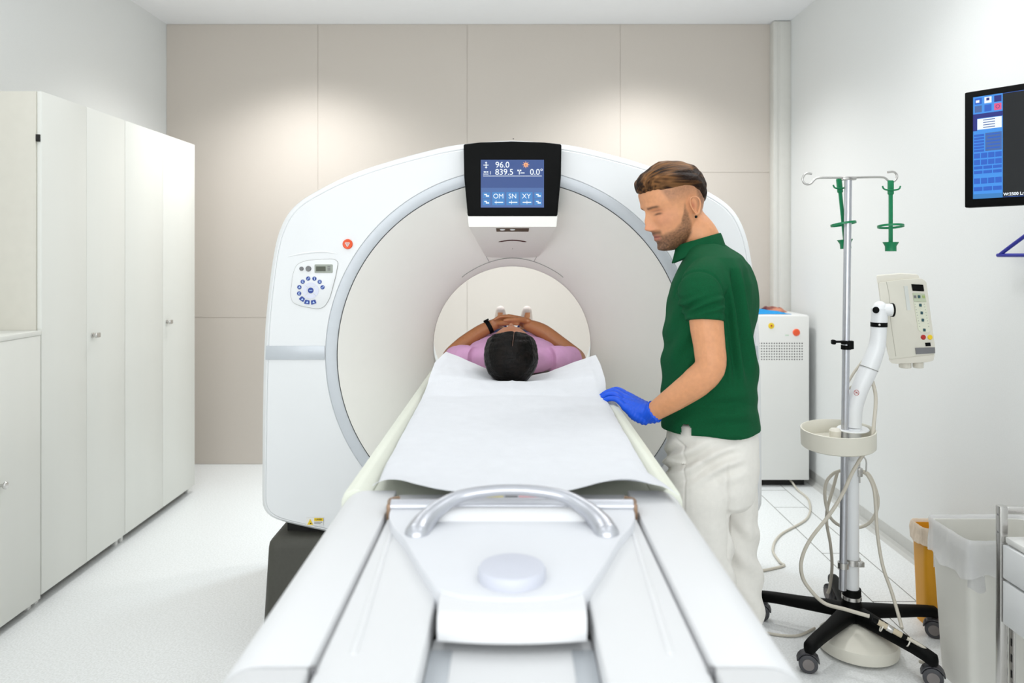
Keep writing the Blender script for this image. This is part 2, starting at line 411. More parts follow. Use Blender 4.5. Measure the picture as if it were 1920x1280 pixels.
oa = [(math.atan2(p.z, p.x), p.length) for p in outl[:-1]]; oa.sort()
angs = np.array([a for a, _ in oa]); rads = np.array([b for _, b in oa])
def OUT(t):
    t = (t+PI) % (2*PI)-PI
    return float(np.interp(t, angs, rads, period=2*PI))
NT = 360
TH = [2*PI*k/NT for k in range(NT)]
def ring(fr, y): return [Vector((math.cos(t)*fr(t), y, GZ+math.sin(t)*fr(t))) for t in TH]
def inset(d): return lambda t: OUT(t)-d
def blend(f): return lambda t: .702+(OUT(t)-.034-.702)*f
m = MB()
m.rings([ring(lambda t: .70, GY+.02), ring(lambda t: .70, GY+.002), ring(lambda t: .702, GY), ring(blend(.33), GY), ring(blend(.66), GY), ring(inset(.034), GY+.001),
         ring(inset(.031), GY+.004), ring(inset(.031), GY+.02)], cap=False)
m.build('front_cover', WHITE, gantry, 40)
m = MB()
m.rings([ring(inset(.036), GY+.008), ring(inset(.029), GY+.008), ring(inset(.0285), GY+.006), ring(inset(.025), GY+.005), ring(inset(.016), GY+.012), ring(inset(.007), GY+.026), ring(inset(.001), GY+.05), ring(inset(0), GY+.09),
         ring(inset(0), GB-.09), ring(inset(.006), GB-.03), ring(inset(.03), GB-.006), ring(inset(.06), GB), ring(lambda t: .5, GB), ring(lambda t: .40, GB)], cap=False)
m.build('outer_shell', WHITE, gantry, 40)
m = MB()
m.rings([ring(lambda t: .701, GY+.012), ring(lambda t: .699, GY-.001), ring(lambda t: .697, GY-.003), ring(lambda t: .66, GY-.003), ring(lambda t: .657, GY-.001), ring(lambda t: .6555, GY+.012)], cap=False)
m.build('trim_ring', SILVER, gantry, 40)
def fun_r(y):
    t = (y-GY)/(BY-GY); return BR+(RR-.001-BR)*(1-t)**1.12
m = MB()
ys = [GY+(BY-GY)*k/30 for k in range(31)]
rr = [ring(lambda t, r=fun_r(y): r, y+.0) for y in ys]
rr += [ring(lambda t: .3295, BY+.004), ring(lambda t: .3290, BY+.014), ring(lambda t: .3320, BY+.02)]
m.rings(rr, cap=False); m.build('funnel', FUNNEL, gantry, 60)
m = MB()
m.rings([ring(lambda t: .332, BY+.02), ring(lambda t: .345, BY+.022), ring(lambda t: .352, 3.3), ring(lambda t: .39, 3.6), ring(lambda t: .40, GB)], cap=False)
m.build('bore_liner', WHITE2, gantry, 60)

def on_funnel(px, py, lift=.0015):
    d = P(px, py, 1.0)-Vector((0, 0, EYE)); lo, hi = GY, BY
    f = lambda y: math.hypot(d.x*y, EYE+d.z*y-GZ)-fun_r(y)
    if f(lo) > 0: y = lo
    elif f(hi) < 0: y = hi
    else:
        for _ in range(40):
            y = (lo+hi)/2
            if f(y) > 0: hi = y
            else: lo = y
    p = Vector((d.x*y, y, EYE+d.z*y)); n = (Vector((0, 0, GZ))-Vector((p.x, 0, p.z))).normalized()+Vector((0, -.8, 0)); n.normalize()
    return p+n*lift
def face(px, py, y=GY): return P(px, py, y)
# lens-shaped cover over the bore mouth
arc = [on_funnel(866+(1056-866)*k/40, 519-36*math.sin(PI*k/40)**.85, .002) for k in range(41)]
MB().tube(arc, .0012, 6).build('cover_seam', SEAM, gantry)
for e in ((897, 455, 917, 490), (1021, 455, 1001, 490)):
    MB().tube([on_funnel(e[0]+(e[2]-e[0])*k/8, e[1]+(e[3]-e[1])*k/8, .001) for k in range(9)], .0009, 6).build('cover_seam', SEAM, gantry)
# display console: black wedge, screen, white chin below
con = MB()
fy = 2.735
def cf(px, py): return P(px, py, fy)
top_z = 1.9
bez = [cf(869, 270), cf(900, 266.5), cf(960, 264.5), cf(1020, 266.5), cf(1053, 270), cf(1052, 330), cf(1045, 405), cf(877, 405), cf(870, 330)]
con.prism(bez, (0, .11, 0), .006, 3)
console = con.build('display_housing', BLACK, gantry, 30)
chin = MB()
c0 = [cf(877, 405.5), cf(1045, 405.5), cf(1043, 425), cf(879, 425)]
b0 = [on_funnel(877, 405.5, -.03), on_funnel(1045, 405.5, -.03), on_funnel(1008, 484, -.004), on_funnel(912, 484, -.004)]
def quad(a, b, c, d, bm): bm.faces.new([bm.verts.new(p) for p in (a, b, c, d)])
for (A, B) in (((0, 1), None), ):
    pass
quad(*c0, chin.bm)
quad(c0[3], c0[2], b0[2], b0[3], chin.bm); quad(c0[0], c0[3], b0[3], b0[0], chin.bm); quad(c0[2], c0[1], b0[1], b0[2], chin.bm); quad(c0[1], c0[0], b0[0], b0[1], chin.bm)
chin_o = chin.build('console_chin', FUNNEL, gantry, 30)
def chinp(px, py, lift=.0):
    t = (py-425)/59.0; t = max(0, min(1, t))
    a = c0[3].lerp(b0[3], t); b = c0[2].lerp(b0[2], t)
    # point on slanted underside whose picture height is py: solve along the slope
    lo, hi = 0.0, 1.0
    for _ in range(30):
        md = (lo+hi)/2; a = c0[3].lerp(b0[3], md); y = 480+FPX*(EYE-a.z)/a.y
        if y < py: lo = md
        else: hi = md
    a = c0[3].lerp(b0[3], md); b = c0[2].lerp(b0[2], md); x = (px-960)*a.y/FPX
    return Vector((x, a.y, a.z))+Vector((0, -.8, -.6))*lift
MB().prism([chinp(930, 427.5, -.002), chinp(992, 427.5, -.002), chinp(991, 434, -.002), chinp(931, 434, -.002)], Vector((0, -.8, -.6))*.003).build('sensor_slot', mat('sensor_brown', rgb(96, 84, 66), .3, noise_amt=.05), chin_o)
for px in (942, 961): MB().sphere(chinp(px, 430, .001), .010, (1, .3, .35)).build('sensor_lamp', WHITE, chin_o)
arcp = [chinp(935+52*k/10, 453-3.2*math.sin(PI*k/10), .0004) for k in range(11)]
MB().tube(arcp, [.001]+[.0032]*9+[.001], 8).build('laser_window', mat('laser_red', rgb(66, 20, 14), .3, noise_amt=.1), chin_o)
MB().sphere(chinp(961, 466, .0), .0014).build('pinhole', GAP, chin_o)
# screen
MX = Matrix.Rotation(PI/2, 4, 'X')
def scr(px, py, d=.0): return P(px, py, fy-.001-d)
def rect(x0, y0, x1, y1, name, m, parent, d=0.0, th=.001, y=None):
    y = fy if y is None else y
    return MB().prism([P(x0, y0, y-d), P(x1, y0, y-d), P(x1, y1, y-d), P(x0, y1, y-d)], (0, th, 0)).build(name, m, parent)
screen = rect(901.5, 299.5, 1020, 389, 'screen', SCR_BG, console, .0015, .002)
rect(902, 352, 1019.5, 388.6, 'screen_panel', SCR_DIM, screen, .0018, .0004)
def txt(body, px, py, h, m, parent, name='screen_text', y=None, d=.0022, bold=.0002, align='CENTER', rot=None):
    y = fy if y is None else y; p = P(px, py, y-d)
    return MB().text(body, h*y/FPX/.72, Matrix.Translation(p) @ (rot or MX), .0002, bold, align).build(name, m, parent, 180)
txt('96.0', 942, 309.3, 11.2, SCR_W, screen); txt('839.5', 945.5, 322.8, 11.2, SCR_W, screen); txt('0.0°', 1006, 322.8, 11.2, SCR_W, screen)
rect(906, 329.3, 1016, 330.3, 'screen_rule', SCR_W, screen, .0022, .0004)
for px, s in ((934.5, 'OM'), (961, 'SN'), (987, 'XY')):
    rect(px-11.5, 360, px+11.5, 384.5, 'screen_button', SCR_MID, screen, .0024, .0004)
    txt(s, px, 368, 9, SCR_W, screen, d=.0034, bold=0)
    rect(px-7, 378.4, px+9, 380.2, 'screen_icon', SCR_W, screen, .0034, .0004); rect(px-2+(px-960)*.1, 375.5, px-1.4+(px-960)*.1, 382.5, 'screen_icon', SCR_W, screen, .0034, .0004)
for px in (912, 1009):
    for py in (366, 379):
        rect(px-7, py-5.5, px+7, py+5.5, 'screen_button', SCR_MID, screen, .0024, .0004)
        rect(px-4, py-2.5, px+1, py-.5, 'screen_icon', SCR_W, screen, .0034, .0004); rect(px-1, py, px+5, py+2.5, 'screen_icon', SCR_W, screen, .0034, .0004)
for (a, b, c, d) in ((906.5, 308.7, 916, 310.2), (910.8, 304.5, 912, 314.5), (906, 325.6, 916, 326.8), (907, 321.2, 911, 323.4), (912, 321.2, 915.5, 323.4), (919, 321, 920, 327),
                     (970, 318, 973, 321), (974.5, 318, 977.5, 321), (973, 321, 974.5, 327), (976, 323.2, 983.5, 325)):
    rect(a, b, c, d, 'screen_symbol', SCR_W, screen, .003, .0004)
MB().prism([P(908.8, 305.6, fy-.003), P(911.4, 302.8, fy-.003), P(914, 305.6, fy-.003)], (0, .0004, 0)).build('screen_symbol', SCR_W, screen)
MB().prism([P(908.8, 313, fy-.003), P(914, 313, fy-.003), P(911.4, 315.8, fy-.003)], (0, .0004, 0)).build('screen_symbol', SCR_W, screen)
t = MB(); c = P(986, 308.8, fy-.0035)
t.cyl(c, c+Vector((0, .0008, 0)), .0075, 20)
for k in range(8):
    a = k*PI/4; u = Vector((math.cos(a), 0, math.sin(a))); v = Vector((-u.z, 0, u.x))*.0013
    t.prism([c+u*.006-v, c+u*.012-v, c+u*.012+v, c+u*.006+v], (0, .0008, 0))
t.build('radiation_symbol', SCR_O, screen)
MB().prism([c+Vector((-.003, -.001, -.003)), c+Vector((.003, -.001, -.003)), c+Vector((0, -.001, .004))], (0, .0005, 0)).build('screen_icon', RED, screen)
# small dot and joint on the top rim
MB().sphere(P(962.5, 260.3, 2.83), .0022).build('rim_screw', GAP, gantry)

# side strips
for sx in (-1, 1):
    xa, xb = (500-960)/500., (609-960)/500.
    pts = [Vector((sx*-.922, GY-.004, 1.144)), Vector((sx*xb, GY-.004, 1.144)), Vector((sx*xb*1.0, GY-.004, 1.092)), Vector((sx*-.924, GY-.004, 1.092))]
    s_ = MB().prism(pts, (0, .03, 0), .001)
    s_.build('side_strip', SILVER, gantry)
# emergency stop buttons
def estop(px, py):
    c = face(px, py, GY-.001)
    b = MB().lathe([(.019, 0), (.0185, -.004), (.0165, -.0055), (.0155, -.005), (.001, -.004)], c, (0, 1, 0), 32).build('stop_button', ORANGE, gantry)
    t = MB()
    tri = [c+Vector((.0095*math.cos(a), -.0058, .0095*math.sin(a)-.0)) for a in (PI/6, 5*PI/6, -PI/2)]
    for i in range(3): t.tube([tri[i], tri[(i+1) % 3]], .0014, 6)
    t.tube([c+Vector((-.003, -.006, .003)), c+Vector((0, -.006, -.003)), c+Vector((.003, -.006, .003))], .0012, 6)
    t.build('stop_symbol', WHITE2, b)
estop(652, 457.5); estop(1269, 457.5)
# control panels (one each side of the bore, mirrored)
def panel(sx):
    def q(px, py, d=0): 
        p = P(px, py, GY-.002-d); return Vector((p.x*sx, p.y, p.z))
    shape = [q(572, 489), (q(600, 486)), q(626, 485.5), q(634, 491), (q(630, 515)), q(618, 560), q(608, 575), q(596, 579), q(562, 573), q(548, 566), q(545, 552), q(549, 515), q(556, 496)]
    shape = round_poly(shape, .02, 4)
    body = MB().prism([p+Vector((0, .002, 0)) for p in shape], (0, -.0045, 0), .0012, 2).build('control_panel', WHITE, gantry, 30)
    MB().tube(shape+[shape[0]], .0012, 6).build('panel_seam', SEAM, body)
    for px, py, r in ((565.6, 503.5, .0078), (578.6, 503.5, .0105)):
        b = MB().lathe([(r, 0), (r, -.004), (r-.0015, -.006), (r*.5, -.006), (.001, -.0055)], q(px, py, .002), (0, 1, 0), 24).build('knob', GREY, body)
    def rr_(x0, y0, x1, y1, d, r): return round_poly([q(x0, y0, d), q(x1, y0, d), q(x1, y1, d), q(x0, y1, d)], r, 4)
    l = MB().prism(rr_(590, 495.5, 624, 511.5, .0025, .004), (0, -.002, 0)).build('lcd', LCDG, body)
    MB().prism(rr_(592.5, 499.3, 610.5, 508.3, .0046, .001), (0, -.0006, 0)).build('lcd_window', LCD, l)
    t = MB()
    for k in range(3): t.prism(rr_(614, 498.5+3.2*k, 619.5, 500.4+3.2*k, .0046, .0005), (0, -.0005, 0))
    t.build('lcd_symbol', GREY, l)
    cx, cy = 582.7, 544.3
    for k in range(4):
        t = MB(); a0 = PI/4+k*PI/2+.06; pts = [q(cx+15*math.cos(a0+(PI/2-.12)*j/8), cy-15*math.sin(a0+(PI/2-.12)*j/8), .0028) for j in range(9)]+[q(cx+7.6*math.cos(a0+(PI/2-.12)*j/8), cy-7.6*math.sin(a0+(PI/2-.12)*j/8), .0028) for j in range(8, -1, -1)]
        t.prism(pts, (0, -.002, 0)).build('direction_key', PALEKEY, body)
    def key(px, py, r, kind):
        b = MB().lathe([(r, 0), (r, -.002), (r-.0008, -.003), (.0005, -.003)], q(px, py, .0022), (0, 1, 0), 20).build('round_key', NAVY, body)
        t = MB(); d = .0055
        def bar(x0, y0, x1, y1): t.prism([q(px+x0, py+y0, d), q(px+x1, py+y0, d), q(px+x1, py+y1, d), q(px+x0, py+y1, d)], (0, -.0004, 0))
        if kind == 0: bar(-2.6, -.6, 2.6, .6); t.prism([q(px-3.2, py, d), q(px-1.6, py-1.2, d), q(px-1.6, py+1.2, d)], (0, -.0004, 0)); t.prism([q(px+3.2, py, d), q(px+1.6, py-1.2, d), q(px+1.6, py+1.2, d)], (0, -.0004, 0))
        elif kind == 1: bar(-.6, -2.2, .6, 2.2); bar(-1.4, -2.4, 1.4, -1.3)
        elif kind == 2: bar(-2, .5, 2, 1.8); bar(-.8, -1.6, 1.2, .2)
        elif kind == 3: bar(-1.6, -1.8, -.6, 1.8); bar(-.6, -1.8, 1.6, -.8); bar(-.6, .8, 1.6, 1.8)
        else: bar(-2, .2, -.2, 1.8); bar(.2, -1.8, 2, -.2)
        t.build('key_symbol', KEYBLUE, b)
    key(cx, cy, .0107, 0)
    for (bx, by, kd) in ((561.4, 538.2, 2), (567.7, 527.9, 3), (578, 522, 4), (589.6, 522.2, 1), (599.5, 528.2, 3), (604.9, 538.4, 4), (561, 550, 3)): key(bx, by, .0078, kd)
    for (bx, by, rot) in ((566.7, 560.4, -40), (576, 566.2, -12), (588, 566.2, 12)):
        c_ = math.cos(math.radians(rot)); s__ = math.sin(math.radians(rot)); pts = []
        for (u, v) in ((-4, -4), (4, -4), (5, 3.2), (-5, 4)): pts.append(q(bx+u*c_+v*s__, by+v*c_-u*s__*1, .0022))
        b = MB().prism(round_poly(pts, .002, 3), (0, -.003, 0)).build('wedge_key', NAVY, body)
        MB().prism([q(bx-2.2, by+1.8, .0055), q(bx+2.2, by+1.8, .0055), q(bx, by-2.2, .0055)], (0, -.0004, 0)).build('key_symbol', KEYBLUE, b)
    # moulded brow over the panel
    MB().tube([q(540, 481, -.004), q(575, 474, -.0035), q(610, 472, -.0035), q(636, 477, -.004)], [.002, .0045, .0045, .002], 10, smooth=8).build('panel_brow', WHITE, body)
panel(1); panel(-1)
# warning label
lb = rect(574, 970.5, 606, 985, 'warning_label', WHITE2, gantry, .003, .002, y=GY)
MB().prism([P(576, 983.5, GY-.0045), P(587, 983.5, GY-.0045), P(581.5, 972.5, GY-.0045)], (0, .001, 0)).build('warning_triangle', YELLOW, lb)
MB().prism([P(580.2, 982, GY-.0053), P(584, 982, GY-.0053), P(582.8, 979.5, GY-.0053)], (0, .0006, 0)).build('warning_symbol', GAP, lb)
lt = rect(589, 971, 606, 976.5, 'label_band', YELLOW, lb, .0045, .001, y=GY)
MB().text('LASER', .0085, Matrix.Translation(P(597.5, 973.7, GY-.006)) @ MX, .0002).build('label_text', GAP, lb, 180)
for k in range(2): rect(589, 978.5+2.6*k, 604-3*k, 979.3+2.6*k, 'label_line', GREY, lb, .0045, .001, y=GY)
# dark grey foot of the gantry
b = MB()
prof = [(.0, .0), (.0, .36), (.015, .385), (.05, .40), (.12, .41)]
b.prism([Vector((-.925, 2.74, 0)), Vector((.925, 2.74, 0)), Vector((.925, 3.7, 0)), Vector((-.925, 3.7, 0))], (0, 0, .43), .035, 4)
for v in b.bm.verts:
    if v.co.z > .2: v.co.x *= .985; v.co.y = 2.74+(v.co.y-2.74)*.97+.03
b.build('base', BASEGREY, gantry, 40)
MB().box(-.86, .86, 2.86, 3.66, .42, .50).build('base_neck', GAP, gantry)

# ------------------------------------------------------------------ patient table
TZ = 1.04; TW = .322
table = empty('scanner_table', (0, 1.7, 0), 'long white motorised patient table running into the scanner', 'patient table')
MB().box(-.22, .22, .9, 2.6, 0, .62, .04, 4).build('pedestal', TABLEW, table)
MB().box(-.27, .27, .7, 2.68, .60, .80, .03, 3).build('bellows', GREY, table)
def side_section(sx, xin, z=TZ):
    # outer rail: rounded outer shoulder and side
    pts = [(xin, z), (TW-.05, z+.0)]
    pts += [(TW-.05+.05*math.sin(t), z-.05+.05*math.cos(t)) for t in [PI/2*k/8 for k in range(1, 9)]]
    pts += [(TW, .86), (TW-.03, .79), (xin, .79)]
    return [(sx*x, zz) for x, zz in pts]
for sx in (-1, 1):
    for (y0, y1, nm) in ((.803, 1.405, 'side_cover'), (.30, .799, 'end_cover')):
        sec = side_section(sx, .217)
        MB().prism([Vector((x, y0, z)) for x, z in sec], (0, y1-y0, 0), .003, 2).build(nm, TABLEW, table, 30)
    # pale rail beside the mattress cradle, running to the gantry
    sec = [(sx*x, z) for x, z in ((.268, TZ-.012), (.29, TZ+.0), (TW-.022, TZ), (TW-.006, TZ-.006), (TW, TZ-.022), (TW, .86), (TW-.03, .79), (.268, .79))]
    MB().prism([Vector((x, 1.408, z)) for x, z in sec], (0, 1.50, 0), .002, 2).build('side_rail', GREENPAD, table, 30)
    # inner strip with a raised bead
    xa, xb = sorted((sx*.100, sx*.212))
    MB().box(xa, xb, .42, 1.40, .93, TZ-.006, .004, 3).build('inner_strip', TABLEW, table)
    MB().tube([Vector((sx*.196, 1.2, TZ-.0055)), Vector((sx*.178, .84, TZ-.0055))], [.004, .0052], 8, flat=.35, dome=True, up=(0, 0, 1)).build('bead', TABLEW, table)
    MB().box(*sorted((sx*.2125, sx*.2165)), .4, 1.40, .93, TZ-.025).build('groove', SEAM, table)
    MB().cyl((sx*.2145, .801, TZ-.02), (sx*.2145, .801, TZ-.0015), .0045, 16).build('screw', GREY, table)
MB().box(-.30, .30, .34, 2.7, .78, .92, .01).build('frame', TABLEW, table)
MB().box(-.0985, .0985, .36, .93, .9, TZ-.036, .004, 3).build('recess_floor', TABLEW, table)
MB().box(-.1005, .1005, .855, .96, .9, TZ-.045).build('recess_gap', GAP, table)
for sx in (-1, 1): MB().box(*sorted((sx*.072, sx*.0985)), .38, .90, TZ-.038, TZ-.034, .001).build('recess_strip', SILVER, table)
# cradle (the sliding top), dished across
def cradle(u, v):
    x = -.266+.532*u; y = 1.31+v*3.0; w = .0 if y < 2.8 else 0
    return Vector((x, y, TZ-.012-.012*math.cos(x/.266*PI/2)+.0))
c_ = MB(); c_.grid(cradle, 24, 30)
g = bmesh.ops.extrude_face_region(c_.bm, geom=c_.bm.faces[:])
for v in g['geom']:
    if isinstance(v, bmesh.types.BMVert): v.co.z -= .035
c_.build('cradle', GREENPAD, table, 50)
# shield-shaped lid with handle
cor = [(-.20, 1.292), (-.207, 1.27), (-.204, 1.235), (-.19, 1.19), (-.165, 1.14), (-.13, 1.045), (-.098, .965)]
lid = [Vector((x, y, TZ-.02)) for x, y in cor] + [Vector((x, y, TZ-.02)) for x, y in ((-.06, .945), (0, .938), (.06, .945))] + [Vector((-x, y, TZ-.02)) for x, y in cor[::-1]]
lid_o = MB().prism(round_poly(lid, .012, 4), (0, 0, .03), .006, 3).build('end_lid', mat('cool_white_plastic', rgb(221, 223, 227), .5, noise_amt=.01, spec=.4), table, 50)
ton = MB()
rows = []
for k in range(11):
    a = k/10*PI/2; yy = .895-.018-.025*math.sin(a)+.018; zz = TZ+.004-.024*(1-math.cos(a))
    w = .092-.0*(k == 0)
    yy = .925-.026*math.sin(a)
    n_ = 24; row = []
    for j in range(n_+1):
        u = -1+2*j/n_; row.append(Vector((w*u*(1-.02*k/10), yy-.008*(1-u*u), zz)))
    rows.append(row)
rows = [[Vector((p.x, .99, TZ+.006)) for p in rows[0]]]+rows+[[Vector((p.x, p.y, TZ-.023)) for p in rows[-1]], [Vector((p.x, .96, TZ-.023)) for p in rows[-1]]]
ton.rings(rows, closed=False, cap=False)
ton.prism([Vector((-.0905, .91, TZ-.022)), Vector((.0905, .91, TZ-.022)), Vector((.0905, .99, TZ-.022)), Vector((-.0905, .99, TZ-.022))], (0, 0, .022), .004)
ton.build('lid_tongue', TABLEW, lid_o, 50)
MB().lathe([(.0445, 0), (.0455, .006), (.0455, .014), (.043, .018), (.03, .0195), (.001, .02)], (0, .998, TZ+.008), (0, 0, 1), 64).build('round_cap', mat('cap_plastic', rgb(206, 209, 220), .4, noise_amt=.01), lid_o, 50)
# raised bolster under the crossbar
MB().tube([Vector((-.135, 1.230, TZ+.006)), Vector((-.12, 1.228, TZ+.008)), Vector((.12, 1.228, TZ+.008)), Vector((.135, 1.230, TZ+.006))], [.005, .018, .018, .005], 16).build('bolster', TABLEW, lid_o)
bar = MB(); bar.tube([Vector((-.207, 1.280, TZ+.012)), Vector((.207, 1.280, TZ+.012))], .0115, 20); bar.build('crossbar', ALU, lid_o)
for sx in (-1, 1):
    e = MB(); e.box(*sorted((sx*.206, sx*.214)), 1.268, 1.292, TZ-.01, TZ+.018, .003); e.tube([Vector((sx*.21, 1.282, TZ+.012)), Vector((sx*.213, 1.305, TZ+.014)), Vector((sx*.20, 1.322, TZ+.012))], .0035, 8, smooth=4)
    e.build('bar_bracket', mat('brass_bracket', rgb(150, 122, 98), .4, .3, noise_amt=.15), lid_o)
hp = [Vector((sx*x, y, z)) for sx, x, y, z in ((-1, .147, 1.160, TZ+.008), (-1, .141, 1.180, TZ+.016), (-1, .120, 1.208, TZ+.031), (-1, .078, 1.232, TZ+.046), (-1, .0, 1.240, TZ+.052),
      (1, .078, 1.232, TZ+.046), (1, .120, 1.208, TZ+.031), (1, .141, 1.180, TZ+.016), (1, .147, 1.160, TZ+.008))]
arch = MB(); arch.tube(hp, [.020, .018, .0135, .0098, .0086, .0098, .0135, .018, .020], 20, smooth=6, dome=True); arch.build('arch_handle', ALU, lid_o, 60)
# little label strip behind the bar
s_ = MB().box(-.075, .075, 1.296, 1.325, TZ+.012, TZ+.02, .002).build('label_strip', ALU, lid_o)
for (a, b, mm) in ((-.072, -.05, WHITE2), (-.048, -.015, mat('label_yellow', rgb(215, 205, 150), .5, noise_amt=.1)), (-.012, .01, GREY), (.012, .05, mat('label_pink', rgb(222, 170, 175), .5, noise_amt=.1)), (.052, .07, GREY)):
    MB().box(a, b, 1.300, 1.321, TZ+.0195, TZ+.021).build('label_patch', mm, s_)

# paper sheet over the table
def sheet(u, v):
    # v: 0 at the front edge, 1 at the head end
    y = 1.40+v*1.24
    vL = interp(v, (0, .03, .1, .7, .92, 1), (-.262, -.256, -.262, -.275, -.262, -.233))
    vR = interp(v, (0, .05, .1, .7, .80, .93, 1), (.300, .29, .272, .285, .30, .300, .296))
    x = vL+(vR-vL)*u; c = (u-.5)*2; y -= .052*float(ss(np.array(u), 0, .22))*(1-v)**6
    z = TZ+.016+.0*v
    # headrest rise and the dip under the head
    z += .030*interp(v, (0, .70, .82, 1), (0, 0, 1, .8))
    z += .05*max(0, abs(c)-.35)**1.1*2*interp(v, (0, .80, 1), (0, 0, 1))*(1.0 if c < 0 else .82)
    z -= .028*math.exp(-(c/.36)**2)*interp(v, (0, .74, .9), (0, 0, 1))
    # drooping long edges
    e = max(0, abs(c)-.88)/.12
    z -= .010*e*e*interp(v, (0, .75, .9), (1, 1, 0))
    # curl of the front edge on the right
    f = max(0, 1-v/.07)
    z += f*f*(.024*math.exp(-((u-.82)/.13)**2)+.012*math.exp(-((u-.12)/.12)**2)-.004*math.exp(-((u-.5)/.2)**2))
    z += .0018*noise.noise((x*9, y*9, 3))+.0012*noise.noise((x*30, y*22, 1))
    # creases radiating from the head
    w = interp(v, (0, .6, .85, 1), (0, 0, 1, .4))
    z += w*.0035*math.sin(9*math.atan2(x-.005, 2.72-y)+1)*(abs(c) < .9)+w*.003*math.exp(-((x-.0)/.006)**2)
    return Vector((x, y, z))
sh = MB(); sh.grid(sheet, 90, 130)
g = bmesh.ops.extrude_face_region(sh.bm, geom=sh.bm.faces[:])
for v in g['geom']:
    if isinstance(v, bmesh.types.BMVert): v.co.z -= .0012
tag(sh.build('paper_sheet', PAPER, None, 60, (0, 2, TZ)), 'white crepe paper sheet spread over the patient table', 'paper sheet')
# ------------------------------------------------------------------ people: shared anatomy
HZ = [-.118, -.112, -.103, -.09, -.07, -.05, -.03, 0, .029, .057, .084, .103, .114, .119]
HF = [.052, .068, .078, .082, .084, .083, .082, .083, .088, .087, .075, .054, .026, .002]
HB = [.03, .01, -.01, -.032, -.05, -.064, -.078, -.094, -.101, -.098, -.082, -.056, -.024, -.002]
HW = [.012, .026, .038, .049, .058, .063, .067, .072, .0765, .076, .063, .043, .020, .002]
def head_point(t, z, feat=True, female=0.0):
    F = interp(z, HZ, HF); B = interp(z, HZ, HB); W = interp(z, HZ, HW)*(1-.05*female)
    cx = (F+B)/2; a = (F-B)/2; n = 2.25-.3*female
    c, s = math.cos(t), math.sin(t)
    x = cx+a*math.copysign(abs(c)**(2/n), c); y = W*math.copysign(abs(s)**(2/n), s)
    if c > 0 and z < -.02: y *= 1-.16*c*ss(-z, .02, .09)
    if feat and c > 0:
        g = lambda y0, z0, sy, sz: math.exp(-((abs(y)-y0)/sy)**2-((z-z0)/sz)**2)
        x += .008*g(0, .002, .009, .014)+.018*g(0, -.015, .0085, .013)+.027*g(0, -.0345, .0115, .0115)+.011*g(.0125, -.041, .006, .0065)
        x += .0055*g(.026, .022, .02, .0075)-.015*g(.032, .003, .013, .0095)+.0075*g(.032, .001, .010, .0065)
        x += .004*g(.038, -.022, .018, .014)
        x += .007*g(0, -.0585, .020, .0055)+.0075*g(0, -.0735, .018, .006)-.0045*g(0, -.0655, .02, .0024)-.004*g(0, -.087, .02, .006)
        x += (.011-.006*female)*g(0, -.101, .020, .012)
    return Vector((x, y, z))
def head_mesh(mb, M, nz=110, nt=160, female=0.0):
    rows = []
    for i in range(nz):
        u = i/(nz-1); z = -.118+.237*(.5-.5*math.cos(PI*u))
        rows.append([M @ head_point(2*PI*k/nt, z, True, female) for k in range(nt)])
    mb.rings(rows)
def ear_mesh(mb, M, side=1):
    # helix, lobe and bowl of the ear
    c = Vector((-.012, side*.0755, -.012)); R = []
    pts = [(.002, -.017), (.006, .0), (.006, .016), (.0, .0245), (-.010, .025), (-.017, .016), (-.017, .002), (-.012, -.011), (-.006, -.022), (.0, -.0255)]
    P3 = [M @ (c+Vector((x, side*(.006+.012*max(0, -x/.02)), z))) for x, z in pts]
    mb.tube(P3, [.0028, .0030, .0030, .0032, .0034, .0036, .0036, .0038, .0052, .0042], 8, smooth=4, dome=True)
    inner = [M @ (c+Vector((x*.62-.003, side*(.003), z*.7))) for x, z in pts]
    b = bmesh.new(); vs_ = []
    lo = [M @ (c+Vector((x*.9-.001, side*(-.006), z*.9))) for x, z in pts]; hi = [M @ (c+Vector((x*.85-.001, side*(.0015+.006*max(0, -x/.02)), z*.9))) for x, z in pts]
    mb.rings([lo, hi])
def hand(mb, w, h, a, n, L=.185, curl=.35, spread=.12, thumb=True, r0=.0088):
    """w wrist, h along the hand, a across towards the index side, n out of the back of the hand"""
    w = Vector(w); h = Vector(h).normalized(); n = Vector(n).normalized(); a = Vector(a); a = (a-h*a.dot(h)).normalized(); n = h.cross(a) if h.cross(a).dot(n) > 0 else -h.cross(a)
    s = L/.185
    for i, (off, ln, base) in enumerate(((.030, .070, .094), (.010, .078, .098), (-.010, .072, .094), (-.028, .056, .086))):
        b0 = w+a*off*.55*s; kb = w+a*off*s*1.05+h*base*s+n*.002
        mb.tube([b0, w.lerp(kb, .5)+n*.002, kb], [.0135*s, .0135*s, .0115*s], 10, dome=True)
        d = (h+a*spread*off*14).normalized(); p = kb; ang = curl*.7; pts = [p]; rs = [r0*1.12*s]
        for seg, f in ((.44, 1.0), (.30, .94), (.26, .82)):
            dd = d*math.cos(ang)-n*math.sin(ang); p = p+dd*ln*seg*s; pts.append(p); rs.append(r0*f*s); ang += curl
        mb.tube(pts, rs, 10, smooth=3, dome=True)
    if thumb:
        p0 = w+a*.018*s+h*.02*s; p1 = p0+(a*.6+h*.7-n*.25).normalized()*.042*s; p2 = p1+(a*.35+h*.9-n*.25).normalized()*.034*s; p3 = p2+(a*.1+h*.95-n*.3).normalized()*.026*s
        mb.tube([p0, p1, p2, p3], [.016*s, .013*s, .0102*s, .0088*s], 10, smooth=3, dome=True)
